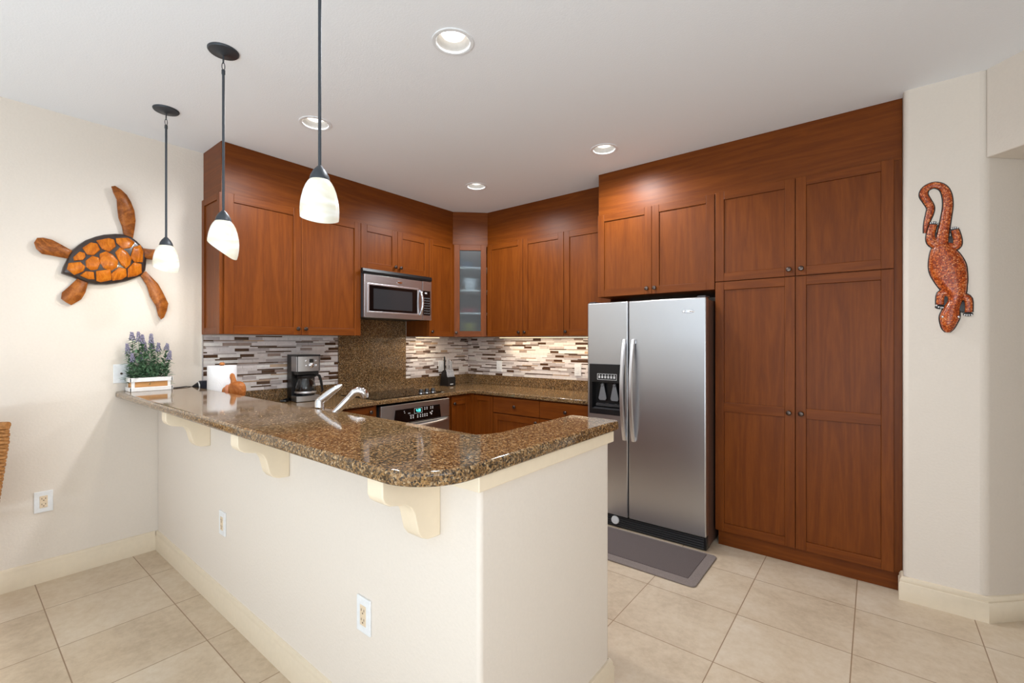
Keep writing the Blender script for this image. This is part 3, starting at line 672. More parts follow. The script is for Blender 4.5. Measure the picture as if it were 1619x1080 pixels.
# ---------------------------------------------------------------- ceiling lamps
for (x, y), lab in zip(LIGHTS, ('recessed ceiling light nearest the camera, above the bar corner', 'recessed ceiling light behind the pendant nearest the camera', 'recessed ceiling light in front of the refrigerator cabinet', 'recessed ceiling light in front of the frosted corner cabinet')):
    r = thing('recessed_light', lab, 'ceiling light', (x, y, H), 'recessed ceiling lights')
    MB().lathe([(0.094, 0.0), (0.093, -0.004), (0.080, -0.006), (0.075, -0.003), (0.0745, 0.002), (0.078, 0.002)], (x, y, H), 40, cap=False).build('trim_ring', white_plastic, r, smooth=True)
    MB().lathe([(0.0755, 0.0), (0.070, 0.030), (0.062, 0.075), (0.058, 0.105), (0.060, 0.105), (0.066, 0.075), (0.0765, 0.0)], (x, y, H), 40, cap=False).build('baffle', baffle_mat, r, smooth=True)
    MB().lathe([(0.062, 0.060), (0.056, 0.040), (0.050, 0.030), (0.03, 0.022), (0.001, 0.020)], (x, y, H), 28).build('lamp', lamp_glow, r, smooth=True)
    l = bpy.data.lights.new('downlight_beam', 'SPOT'); l.energy = 60; l.color = (0.95, 0.97, 1.0); l.spot_size = radians(172); l.spot_blend = 0.55; l.shadow_soft_size = 0.09
    o = bpy.data.objects.new('downlight_beam', l); COL.objects.link(o); o.parent = r; o.location = (0, 0, -0.012)

def pendant(x, y, ang, tilt, lab, glow):
    p = thing('pendant_lamp', lab, 'pendant lamp', (x, y, H), 'pendant lamps over the bar')
    MB().lathe([(0.064, 0), (0.064, -0.004), (0.060, -0.009), (0.014, -0.016), (0.006, -0.022)], (x, y, H), 32).build('canopy', iron, p, smooth=True)
    ch = MB(); ch.tube([(x + .006 * cos(a), y, H - .040 + .018 * sin(a)) for a in [2 * pi * i / 16 for i in range(17)]], 0.0018, 6); ch.tube([(x, y + .006 * cos(a), H - .072 + .018 * sin(a)) for a in [2 * pi * i / 16 for i in range(17)]], 0.0018, 6)
    ch.build('chain_link', iron, p, smooth=True)
    MB().lathe([(0.003, -0.086), (0.0075, -0.090), (0.0075, -0.108), (0.0055, -0.112), (0.0055, -0.765)], (x, y, H), 14).build('stem', iron, p, smooth=True)
    MB().lathe([(0.007, -0.742), (0.012, -0.748), (0.022, -0.760), (0.030, -0.776), (0.034, -0.792), (0.033, -0.797)], (x, y, H), 28).build('cap', iron, p, smooth=True)
    # opal glass, cut off on a slant
    zt = H - 0.790; prof = [(0.031, 0), (0.041, -.012), (0.050, -.030), (0.0575, -.055), (0.0625, -.085), (0.0640, -.110), (0.0625, -.135), (0.0585, -.160), (0.053, -.180)]
    seg = 40; b = MB(); vs = []; fs = []
    for inner in (0, 1):
        for i, (r, z) in enumerate(prof):
            for s_ in range(seg):
                a = 2 * pi * s_ / seg; rr = r - inner * 0.003
                lim = -0.135 - tilt * cos(a - ang); zz = lim if i == len(prof) - 1 else z * min(1.0, lim / -0.180)
                # radius follows the actual height
                q_ = min(max(-zz / 0.180, 0), 1) * (len(prof) - 1); j = min(int(q_), len(prof) - 2)
                za = -zz
                for j in range(len(prof) - 1):
                    if -prof[j][1] <= za <= -prof[j + 1][1]: break
                t = min(max((za + prof[j][1]) / (prof[j][1] - prof[j + 1][1]), 0), 1)
                rr = prof[j][0] * (1 - t) + prof[j + 1][0] * t - inner * 0.003
                vs.append((x + rr * cos(a), y + rr * sin(a), zt + zz))
    n = len(prof)
    for inner in (0, 1):
        o_ = inner * n * seg
        for i in range(n - 1):
            for s_ in range(seg):
                fs.append((o_ + i * seg + s_, o_ + i * seg + (s_ + 1) % seg, o_ + (i + 1) * seg + (s_ + 1) % seg, o_ + (i + 1) * seg + s_))
    for s_ in range(seg): fs.append(((n - 1) * seg + s_, (n - 1) * seg + (s_ + 1) % seg, (2 * n - 1) * seg + (s_ + 1) % seg, (2 * n - 1) * seg + s_))
    b.add(vs, fs); b.build('lamp_shade', shade_mat, p, smooth=True)
    l = bpy.data.lights.new('pendant_bulb', 'POINT'); l.energy = 3.0; l.color = (1.0, 0.92, 0.78); l.shadow_soft_size = 0.02
    o = bpy.data.objects.new('pendant_bulb', l); COL.objects.link(o); o.parent = p; o.location = (0, 0, -0.90)
pendant(0.537, -3.072, radians(10), 0.030, 'slanted opal glass pendant lamp beside the wooden turtle', 1)
pendant(1.400, -3.071, radians(38), 0.046, 'sharply slanted opal glass pendant lamp between the other two pendants', 1)
pendant(2.263, -3.070, radians(-22), 0.028, 'opal glass pendant lamp nearest the camera, hung in front of the wide cabinet', 1)

# under-cabinet strips
for (x0, x1, y0, y1, pw, lab) in ((0.62, 1.98, -0.17, -0.13, 4.5, 'slim light strip under the back wall cabinets'), (0.13, 0.17, -0.90, -0.60, 1.1, 'slim light strip under the narrow cabinet right of the microwave')):
    s_ = thing('under_cabinet_light', lab, 'light strip', ((x0 + x1) / 2, (y0 + y1) / 2, 1.4395), 'under-cabinet light strips')
    B(x0, x1, y0, y1, 1.430, 1.4395).build('housing', white_plastic, s_)
    B(x0 + .004, x1 - .004, y0 + .004, y1 - .004, 1.428, 1.430).build('diffuser', strip_glow, s_)
    l = bpy.data.lights.new('strip_light', 'AREA'); l.shape = 'RECTANGLE'; l.size = x1 - x0; l.size_y = y1 - y0; l.energy = pw; l.color = (1.0, 0.84, 0.62)
    o = bpy.data.objects.new('strip_light', l); COL.objects.link(o); o.parent = s_; o.location = (0, 0, -0.013)

# ---------------------------------------------------------------- sockets and plates
def plate(T, u, z, lab, w0=0.0, pw=0.078, ph=0.120, kind='duplex', cat='wall outlet', name='wall_outlet'):
    c = Vector(T(u, w0, z)); p = thing(name, lab, cat, tuple(c), 'wall outlets' if name == 'wall_outlet' else None)
    MB(T).box(u - pw / 2, u + pw / 2, w0, w0 + .007, z - ph / 2, z + ph / 2).build('cover_plate', white_plastic, p, bevel=.002)
    if kind == 'coax':
        d = Vector(T(u, 1, z)) - Vector(T(u, 0, z))
        MB().lathe([(0.0065, 0), (0.0065, .003), (.0045, .0035), (.0045, .012)], T(u, w0 + .0065, z), 12, 0, tuple(d)).build('coax_jack', bronze, p); return
    soc = MB(T).box(u - .0165, u + .0165, w0 + .004, w0 + .009, z - .034, z + .034).build('socket', almond if kind == 'duplex' else white_plastic, p, bevel=.001)
    b = MB(T)
    for s_ in (-.016, .016):
        b.box(u - .009, u - .006, w0 + .009, w0 + .0094, z + s_ - .001, z + s_ + .007); b.box(u + .006, u + .009, w0 + .009, w0 + .0094, z + s_ - .001, z + s_ + .007); b.box(u - .003, u + .003, w0 + .009, w0 + .0094, z + s_ - .010, z + s_ - .005)
    b.build('socket_slot', slot if kind == 'duplex' else mark_white, soc)
plate(T1, -3.520, 0.463, 'white and almond outlet low on the left wall above the baseboard')
TPW = lambda u, w, z: (u, -2.983 - w, z)
plate(TPW, 1.143, 0.455, 'white outlet on the bar wall farther from the camera, below the middle corbel')
plate(TPW, 2.401, 0.455, 'white and almond outlet on the bar wall nearest the rounded corner')
plate(T2, 0.493, 1.115, 'white outlet in the back wall tiles near the corner', .0085, .076, .122, 'white')
plate(T2, 1.497, 1.112, 'white outlet in the back wall tiles beside the refrigerator', .0085, .074, .116, 'white')
plate(T1, -0.440, 1.116, 'white outlet in the tiles half hidden by the knife block', .0085, .076, .120, 'white')
plate(T1, -3.173, 1.185, 'white cable plate on the left wall behind the lavender', 0, .078, .120, 'coax', 'wall plate', 'cable_plate')

# ---------------------------------------------------------------- things on the worktops
# coffee maker
cmx = Vector((cos(radians(86)), sin(radians(86)))); cmn = Vector((cmx.y, -cmx.x)); cmo = Vector((0.215, -2.148))
TC = lambda u, w, z: (cmo.x + cmx.x * u + cmn.x * w, cmo.y + cmx.y * u + cmn.y * w, z)
cm = thing('coffee_maker', 'black and stainless drip coffee maker in front of the mosaic tiles', 'coffee maker', (0.22, -2.03, 0.909))
W_ = 0.188
b = MB(TC); b.box(0, W_, -0.19, -0.105, 0.912, 1.275); b.box(0, W_, -0.19, 0.0, 1.272, 1.284); b.box(0, W_, -0.19, 0.0, 0.910, 0.914); b.box(0.012, W_ - .012, -0.12, -0.006, 1.125, 1.150); b.box(0.004, W_ - .004, -0.11, -.004, 1.15, 1.274)
b.build('housing', black_plastic, cm, bevel=0.004)
def front_band(z0, z1, name):
    b = MB(TC); n = 10; pr = []
    for i in range(n + 1):
        u = W_ * i / n; pr.append((u, -0.006 + 0.012 * sin(pi * i / n)))
    pl = pr + [(W_, -0.12), (0, -0.12)]
    vs = [(u, w_, z) for z in (z0, z1) for u, w_ in pl]; m_ = len(pl)
    b.add(vs, [tuple(range(m_))[::-1], tuple(range(m_, 2 * m_))] + [(i, (i + 1) % m_, m_ + (i + 1) % m_, m_ + i) for i in range(m_)])
    return b.build(name, steel, cm, smooth=True)
fb = front_band(1.152, 1.270, 'control_face'); front_band(0.914, 0.955, 'warming_base')
b = MB(TC); b.box(0.095, 0.128, 0.0045, 0.0085, 1.222, 1.250); b.build('clock_display', black_gloss, fb)
b = MB(TC)
for u, z in ((.07, 1.235), (.07, 1.195), (.150, 1.235), (.150, 1.195)): b.box(u - .007, u + .007, .003, .008, z - .007, z + .007)
b.build('button', bright_steel, fb, bevel=.002)
pc = TC(.111, .004, 1.198); nd = (cmn.x, cmn.y, 0)
MB().lathe([(.017, 0), (.017, .010), (.012, .014)], pc, 20, 0, nd).build('dial', chrome, fb, smooth=True)
gc = TC(W_ / 2, -0.062, 0.957)
cf = MB().lathe([(.064, 0), (.077, .012), (.081, .035), (.077, .075), (.066, .115), (.058, .135), (.062, .150), (.059, .150), (.055, .135), (.063, .114), (.074, .075), (.078, .036), (.073, .014), (.06, .004)], gc, 32).build('carafe', clear_glass, cm, smooth=True)
MB().lathe([(.060, .138), (.064, .145), (.064, .158), (.03, .166), (.002, .166)], gc, 28).build('carafe_lid', black_plastic, cf, smooth=True)
MB().lathe([(.0785, .018), (.0825, .020), (.0825, .030), (.0815, .034)], gc, 28, cap=False).build('carafe_band', bright_steel, cf, smooth=True)
def hp(u, z): return TC(W_ / 2 + u, -0.045, z)
MB().tube([hp(.056, 1.105), hp(.085, 1.118), hp(.105, 1.108), hp(.118, 1.07), hp(.127, 1.02), hp(.132, .985), hp(.122, .972)], [.010, .011, .012, .012, .011, .010, .007], 8, 0, .7).build('carafe_handle', black_plastic, cf, smooth=True)
b = MB(); b.tube([TC(-.02, -.15, .925), TC(-.05, -.13, .925), TC(-.07, -.10, .918), TC(-.09, -.08, .925), TC(-.06, -.07, .92), TC(-.02, -.12, .917), TC(.0, -.17, .93)], .008, 8); b.build('power_cord', black_plastic, cm, smooth=True)

# knife block
kb = thing('knife_block', 'black knife block with steel-handled knives beside the cooktop', 'knife block', (0.13, -0.445, 0.909))
MB().prism([(0.055, .909), (0.185, .909), (0.185, 1.000), (0.160, 1.020), (0.160, 1.065), (0.125, 1.085), (0.085, 1.060)], 'y', -0.502, -0.388).build('block', black_plastic, kb, bevel=.002)
B(0.1855, 0.1865, -0.470, -0.425, 0.925, 0.933).build('front_mark', mark_white, kb)
for i in range(6):
    y = -0.492 + i * 0.0185; h = MB(); h.tube([(0.174, y, 1.0), (0.167, y, 1.03), (0.158, y, 1.062), (0.152, y, 1.082)], [.0050, .0060, .0060, .0050], 8); h.build('steak_knife_handle', knife_steel, kb, smooth=True)
for i, (y, x, L) in enumerate(((-.488, .122, .150), (-.465, .136, .118), (-.440, .128, .135), (-.417, .136, .110), (-.397, .136, .100))):
    h = MB(); h.tube([(x, y, 1.07), (x - .012 * .4, y, 1.07 + L * .4), (x - .010, y + .004, 1.07 + L)], [.0075, .0090, .0080], 8); h.ball((x - .010, y + .004, 1.07 + L), .0075, 8)
    h.build('knife_handle', black_plastic if i == 0 else knife_steel, kb, smooth=True)

# paper towel on its wooden post
pt = thing('paper_towel_holder', 'white paper towel roll on a wooden post behind the bar', 'paper towel', (0.270, -2.690, 0.909))
MB().lathe([(.088, 0), (.088, .012), (.080, .018), (.02, .019)], (.27, -2.69, .909), 32).build('wooden_base', carved, pt, smooth=True)
MB().lathe([(.020, .020), (.086, .020), (.0865, .024), (.0865, .312), (.085, .316), (.020, .316)], (.27, -2.69, .909), 40, cap=False).build('towel_roll', paper, pt, smooth=True)
MB().lathe([(.010, .018), (.010, .318), (.016, .322), (.017, .330), (.012, .337), (.003, .339)], (.27, -2.69, .909), 20).build('wooden_post', carved, pt, smooth=True)
# carved wooden ornament
oc = thing('carved_ornament', 'carved brown wooden ornament shaped like a raised thumb, before the paper towel roll', 'ornament', (0.45, -2.68, 0.909))
oq = Vector((0.782, 0.624))  # along the row of knuckles
def OP(u, z, d=0): return (0.448 + oq.x * u + oq.y * d, -2.690 + oq.y * u - oq.x * d, z)
b = MB(); b.tube([OP(.02, .909), OP(.02, .95), OP(.02, 1.0), OP(.02, 1.04)], [.05, .045, .040, .05], 16, 0, .8); b.build('pedestal', carved, oc, smooth=True)
def blob(rx, rz, rd, cu, cz, cd=0, n=18):
    vs = []; fs = []; h = 10
    for i in range(1, h):
        a = pi * i / h
        for k_ in range(n):
            t = 2 * pi * k_ / n
            sg = lambda v: math.copysign(abs(v) ** .75, v)
            vs.append(OP(cu + rx * sg(sin(a)) * sg(cos(t)), cz - rz * sg(cos(a)), cd + rd * sin(a) * sin(t)))
    for i in range(h - 2):
        for k_ in range(n): a = i * n + k_; c_ = i * n + (k_ + 1) % n; fs.append((a, c_, c_ + n, a + n))
    b0 = len(vs); vs.append(OP(cu, cz - rz, cd)); vs.append(OP(cu, cz + rz, cd))
    for k_ in range(n): fs.append(((k_ + 1) % n, k_, b0)); fs.append(((h - 2) * n + k_, (h - 2) * n + (k_ + 1) % n, b0 + 1))
    return MB().add(vs, fs)
blob(.056, .060, .036, .030, 1.068).build('fist', carved, oc, smooth=True)
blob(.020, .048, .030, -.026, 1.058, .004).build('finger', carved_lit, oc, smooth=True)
blob(.014, .040, .026, -.046, 1.050, .004).build('finger', carved, oc, smooth=True)
MB().tube([OP(.012, 1.10), OP(.006, 1.135), OP(.0, 1.155), OP(-.002, 1.172), OP(-.002, 1.180)], [.022, .016, .016, .013, .004], 14).build('thumb', carved, oc, smooth=True)

# charger plugged into the wall behind the bar
ad = thing('power_adapter', 'dark plug-in adapter between lavender crate and paper towel roll', 'adapter', (0.03, -2.74, 1.075))
B(0.013, 0.050, -2.752, -2.675, 1.035, 1.112).build('adapter_body', navy, ad, bevel=.006)
MB().lathe([(.036, 0), (.030, .008), (.010, .036), (.004, .042)], (.03, -2.753, 1.073), 16, 0, (0, -1, 0)).build('cord_boot', black_plastic, ad, smooth=True)
MB().lathe([(.0335, .004), (.0315, .010)], (.03, -2.753, 1.073), 16, 0, (0, -1, 0)).build('white_band', white_plastic, ad, smooth=True)
b = MB(); b.tube([(.03, -2.793, 1.073), (.035, -2.83, 1.079), (.05, -2.88, 1.0775), (.06, -2.91, 1.0775), (.07, -2.936, 1.079), (.07, -2.95, 1.079)], .0022, 6); b.tube([(.03, -2.793, 1.073), (.04, -2.82, 1.078), (.07, -2.86, 1.0775), (.085, -2.90, 1.0775), (.08, -2.936, 1.079), (.07, -2.95, 1.079)], .0022, 6)
b.build('cord', cord_mat, ad, smooth=True)

# lavender in a crate
cr = thing('planter_crate', 'white slatted planter crate with a bare wood panel on the bar', 'planter', (0.085, -3.048, 1.0745))
x0, x1, y0, y1, z0 = 0.030, 0.140, -3.155, -2.941, 1.0745
b = MB()
for za, zb in ((z0, z0 + .026), (z0 + .060, z0 + .086)):
    b.box(x0 - .004, x1 + .004, y0 - .004, y0 + .004, za, zb); b.box(x0 - .004, x1 + .004, y1 - .004, y1 + .004, za, zb); b.box(x0 - .004, x0 + .004, y0 - .004, y1 + .004, za, zb); b.box(x1 - .004, x1 + .004, y0 - .006, y1 + .006, za, zb)
b.build('slat', white_wood, cr, bevel=.0015)
for px in (x0 + .006, x1 - .012):
    for py in (y0 + .006, y1 - .022): B(px, px + .010, py, py + .016, z0, z0 + .08).build('corner_post', white_wood, cr)
b = MB(); b.box(x0 + .006, x1 - .006, y0 + .006, y1 - .006, z0, z0 + .006); b.box(x1 - .011, x1 - .006, y0 + .008, y1 - .008, z0 + .006, z0 + .075); b.box(x0 + .006, x0 + .010, y0 + .008, y1 - .008, z0 + .006, z0 + .075); b.box(x0 + .01, x1 - .01, y0 + .008, y0 + .012, z0 + .006, z0 + .075); b.box(x0 + .01, x1 - .01, y1 - .012, y1 - .008, z0 + .006, z0 + .075)
b.build('panel', raw_wood, cr)
lv = thing('lavender_plant', 'bushy lavender with grey purple spikes growing in the white crate', 'plant', (0.085, -3.048, 1.09))
rr = random.Random(4)
def leaf(b, p, d, L, wd):
    d = Vector(d).normalized(); s_ = d.cross(Vector((0, 0, 1)));
    if s_.length < .1: s_ = Vector((1, 0, 0))
    s_.normalize(); n_ = s_.cross(d); p = Vector(p); c_ = p + d * L * .5 - n_ * L * .04; e_ = p + d * L - n_ * -0.0 - Vector((0, 0, L * .18))
    b.add([p, c_ + s_ * wd, e_, c_ - s_ * wd, c_ + n_ * wd * .35], [(0, 1, 4), (1, 2, 4), (2, 3, 4), (3, 0, 4)])
spk = [(-3.135, 1.448, 1.40), (-3.159, 1.372, 1.318), (-3.107, 1.448, 1.39), (-3.086, 1.430, 1.375), (-3.068, 1.385, 1.33), (-3.042, 1.436, 1.38), (-3.033, 1.392, 1.345), (-3.003, 1.378, 1.325), (-2.954, 1.375, 1.335), (-2.944, 1.325, 1.27), (-3.089, 1.318, 1.26), (-3.140, 1.312, 1.262)]
fol = MB(); stems = []
for i, (y, zt, zb) in enumerate(spk):
    x = 0.085 + rr.uniform(-.025, .03); bx = 0.085 + rr.uniform(-.03, .03); by = -3.048 + (y + 3.048) * .8
    def P(t): return Vector((bx + (x - bx) * t, by + (y - by) * t ** 1.3, 1.11 + (zt - 1.11) * t))
    fol.tube([P(0), P(.35), P(.7), P(1)], .0016, 5)
    n_ = int((zb - 1.11) / .012)
    for j in range(n_):
        t = (j + .5) / n_ * (zb - 1.11) / (zt - 1.11)
        for q_ in range(4):
            a = rr.random() * 6.28; el = rr.uniform(-.1, .9)
            leaf(fol, P(t), (cos(a) * cos(el), sin(a) * cos(el), sin(el)), rr.uniform(.03, .055) * (1.15 - .5 * t), .0065)
    b = MB(); t0 = (zb - 1.11) / (zt - 1.11)
    for j in range(11):
        t = t0 + (1 - t0) * j / 10; c_ = P(t); rad = .0125 * (1 - .6 * j / 10) * rr.uniform(.75, 1.2)
        for q_ in range(5):
            a = 2 * pi * q_ / 5 + j; b.ball((c_.x + cos(a) * rad, c_.y + sin(a) * rad, c_.z + rr.uniform(-.003, .003)), .0042, 6)
    b.build('flower_spike', flower_mat, lv)
for j in range(300):
    a = rr.random() * 6.28; el = rr.uniform(.0, 1.2); p = (0.085 + rr.uniform(-.04, .04), -3.048 + rr.uniform(-.095, .095), rr.uniform(1.14, 1.22) if j < 250 else rr.uniform(1.2, 1.32))
    leaf(fol, p, (cos(a) * cos(el), sin(a) * cos(el), sin(el)), rr.uniform(.035, .065), .0085)
fo = fol.build('foliage', leaf_mat, lv)
for v_ in fo.data.vertices:
    if v_.co.x + 0.085 < 0.012: v_.co.x = 0.012 - 0.085

# ---------------------------------------------------------------- wall sculptures
TU = {
'rim': [(-3.449, 1.792), (-3.442, 1.829), (-3.427, 1.872), (-3.418, 1.903), (-3.4, 1.939), (-3.375, 1.972), (-3.344, 2.005), (-3.299, 2.035), (-3.26, 2.054), (-3.207, 2.069), (-3.166, 2.073), (-3.128, 2.063), (-3.099, 2.041), (-3.074, 2.013), (-3.055, 1.984), (-3.048, 1.944), (-3.05, 1.897), (-3.055, 1.855), (-3.077, 1.82), (-3.11, 1.797), (-3.152, 1.774), (-3.2, 1.756), (-3.247, 1.744), (-3.299, 1.739), (-3.338, 1.746), (-3.369, 1.758), (-3.4, 1.774), (-3.427, 1.783)],
'sc': [[(-3.398, 1.891), (-3.374, 1.924), (-3.355, 1.919), (-3.352, 1.898), (-3.362, 1.88), (-3.395, 1.873)], [(-3.357, 1.952), (-3.324, 1.987), (-3.299, 1.983), (-3.289, 1.95), (-3.315, 1.916), (-3.34, 1.918)], [(-3.294, 2.005), (-3.243, 2.027), (-3.222, 2.022), (-3.215, 1.984), (-3.243, 1.949), (-3.273, 1.961)], [(-3.203, 2.034), (-3.148, 2.048), (-3.119, 2.027), (-3.138, 1.992), (-3.176, 1.977), (-3.202, 2.008)], [(-3.12, 1.99), (-3.084, 2.01), (-3.073, 1.975), (-3.076, 1.911), (-3.116, 1.905), (-3.135, 1.929)], [(-3.346, 1.873), (-3.321, 1.902), (-3.295, 1.897), (-3.286, 1.869), (-3.299, 1.833), (-3.324, 1.825), (-3.343, 1.84)], [(-3.282, 1.921), (-3.256, 1.938), (-3.23, 1.924), (-3.206, 1.893), (-3.21, 1.857), (-3.233, 1.836), (-3.266, 1.845), (-3.282, 1.878)], [(-3.21, 1.941), (-3.189, 1.973), (-3.159, 1.953), (-3.138, 1.92), (-3.145, 1.883), (-3.162, 1.86), (-3.186, 1.878), (-3.2, 1.911)], [(-3.423, 1.817), (-3.417, 1.851), (-3.374, 1.861), (-3.355, 1.838), (-3.362, 1.812), (-3.395, 1.79)], [(-3.368, 1.786), (-3.346, 1.81), (-3.315, 1.809), (-3.311, 1.771), (-3.334, 1.769)], [(-3.299, 1.815), (-3.24, 1.831), (-3.233, 1.775), (-3.276, 1.758), (-3.295, 1.764)], [(-3.227, 1.811), (-3.196, 1.85), (-3.165, 1.845), (-3.159, 1.805), (-3.179, 1.785), (-3.22, 1.774)], [(-3.148, 1.851), (-3.12, 1.891), (-3.084, 1.887), (-3.081, 1.837), (-3.106, 1.816), (-3.145, 1.804)]],
'ur': [(-3.227, 2.359), (-3.21, 2.367), (-3.18, 2.352), (-3.152, 2.324), (-3.131, 2.288), (-3.113, 2.234), (-3.106, 2.172), (-3.11, 2.116), (-3.12, 2.044), (-3.142, 2.038), (-3.166, 2.079), (-3.173, 2.122), (-3.19, 2.172), (-3.197, 2.232), (-3.2, 2.285), (-3.217, 2.325)],
'll': [(-3.56, 1.953), (-3.548, 1.982), (-3.523, 1.988), (-3.488, 1.982), (-3.453, 1.963), (-3.399, 1.929), (-3.414, 1.881), (-3.459, 1.886), (-3.494, 1.891), (-3.528, 1.894), (-3.551, 1.919)],
'bl': [(-3.375, 1.775), (-3.331, 1.756), (-3.344, 1.688), (-3.363, 1.644), (-3.406, 1.607), (-3.43, 1.623), (-3.45, 1.642), (-3.446, 1.679), (-3.418, 1.715)],
'lr': [(-3.084, 1.826), (-3.052, 1.852), (-3.022, 1.817), (-2.988, 1.774), (-2.958, 1.711), (-2.934, 1.647), (-2.942, 1.599), (-2.958, 1.551), (-2.973, 1.538), (-2.988, 1.563), (-3.0, 1.624), (-3.03, 1.687), (-3.048, 1.759)],
'head': [(-3.080, 2.001), (-3.037, 1.999), (-2.985, 2.004), (-2.935, 2.002), (-2.905, 1.975), (-2.910, 1.945), (-2.945, 1.925), (-2.985, 1.930), (-3.037, 1.934), (-3.079, 1.937)]}
tu = thing('turtle_wall_sculpture', 'carved wooden sea turtle with amber shell hung on the left wall', 'wall sculpture', (0.001, -3.22, 1.9))
cy_, cz_ = -3.238, 1.902
def shell_x(y, z):
    # height of the domed shell off the wall
    best = 9
    dy, dz = y - cy_, z - cz_; d = math.hypot(dy, dz); a = math.atan2(dz, dy)
    n_ = len(TU['rim'])
    rad = 0.2
    for i in range(n_):
        (y1_, z1_), (y2_, z2_) = TU['rim'][i], TU['rim'][(i + 1) % n_]
        ex, ez = y2_ - y1_, z2_ - z1_; den = cos(a) * ez - sin(a) * ex
        if abs(den) < 1e-9: continue
        t = ((y1_ - cy_) * ez - (z1_ - cz_) * ex) / den; s_ = ((y1_ - cy_) * sin(a) - (z1_ - cz_) * cos(a)) / den
        if t > 0 and -1e-6 <= s_ <= 1 + 1e-6: rad = t; break
    q_ = min(d / rad, 1)
    return 0.022 + 0.050 * math.sqrt(max(0, 1 - q_ * q_ * .97))
rim = TU['rim']; n_ = len(rim); vs = [(0.004, y, z) for y, z in rim]; fs = [tuple(range(n_))[::-1]]; rings = [(1.0, None), (0.985, None)] + [(s_, 1) for s_ in (0.93, .88, .75, .6, .45, .3, .15)]
vs += [(0.022, y, z) for y, z in rim]
for s_, f_ in rings[1:]:
    for y, z in rim:
        yy, zz = cy_ + (y - cy_) * s_, cz_ + (z - cz_) * s_; vs.append((shell_x(yy, zz) - (.004 if s_ < .9 else 0), yy, zz))
for k_ in range(len(rings)):
    for i in range(n_): fs.append((k_ * n_ + i, k_ * n_ + (i + 1) % n_, (k_ + 1) * n_ + (i + 1) % n_, (k_ + 1) * n_ + i))
c0 = len(vs); vs.append((shell_x(cy_, cz_) - .004, cy_, cz_))
for i in range(n_): fs.append((len(rings) * n_ + i, len(rings) * n_ + (i + 1) % n_, c0))
shl = MB().add(vs, fs).build('shell', turtle_rim, tu, smooth=True)
for poly in TU['sc']:
    c_y = sum(p[0] for p in poly) / len(poly); c_z = sum(p[1] for p in poly) / len(poly)
    # rounded outline
    pp = []
    for i in range(len(poly)):
        a_, b_, c_ = poly[i - 1], poly[i], poly[(i + 1) % len(poly)]
        for t in (.16, .06): pp.append((b_[0] + (a_[0] - b_[0]) * t, b_[1] + (a_[1] - b_[1]) * t))
        for t in (.06, .16): pp.append((b_[0] + (c_[0] - b_[0]) * t, b_[1] + (c_[1] - b_[1]) * t))
    m_ = len(pp); vs = []; fs = []
    for s_, h_ in ((1.14, -.008), (1.14, .001), (1.0, .0055), (.5, .0065)):
        for y, z in pp: yy, zz = c_y + (y - c_y) * s_, c_z + (z - c_z) * s_; vs.append((shell_x(yy, zz) + h_, yy, zz))
    for k_ in range(3):
        for i in range(m_): fs.append((k_ * m_ + i, k_ * m_ + (i + 1) % m_, (k_ + 1) * m_ + (i + 1) % m_, (k_ + 1) * m_ + i))
    fs.append(tuple(range(3 * m_, 4 * m_)))
    MB().add(vs, fs).build('scute', turtle_scute, tu, smooth=True)
def flipper(poly, name, xb, xt, lean=(0, 0)):
    c_y = sum(p[0] for p in poly) / len(poly); c_z = sum(p[1] for p in poly) / len(poly); m_ = len(poly); vs = []; fs = []
    for s_, h_ in ((1.0, 0.0), (1.0, .4), (.8, .75), (.45, 1.0)):
        for i, (y, z) in enumerate(poly):
            g_ = lean[0] * (y - c_y) + lean[1] * (z - c_z); rip = .0025 * sin(i * 2.6) if 0 < h_ < 1 else 0
            vs.append((xb + (xt - xb) * h_ + g_ + rip, c_y + (y - c_y) * s_, c_z + (z - c_z) * s_))
    fs.append(tuple(range(m_))[::-1])
    for k_ in range(3):
        for i in range(m_): fs.append((k_ * m_ + i, k_ * m_ + (i + 1) % m_, (k_ + 1) * m_ + (i + 1) % m_, (k_ + 1) * m_ + i))
    fs.append(tuple(range(3 * m_, 4 * m_)))
    return MB().add(vs, fs).build(name, turtle_fin, tu, smooth=True)
flipper(TU['ur'], 'front_flipper', .022, .046, (0, .06)); flipper(TU['lr'], 'front_flipper', .022, .046, (.03, -.04)); flipper(TU['ll'], 'rear_flipper', .016, .040); flipper(TU['bl'], 'rear_flipper', .016, .040); flipper(TU['head'], 'head', .010, .058)

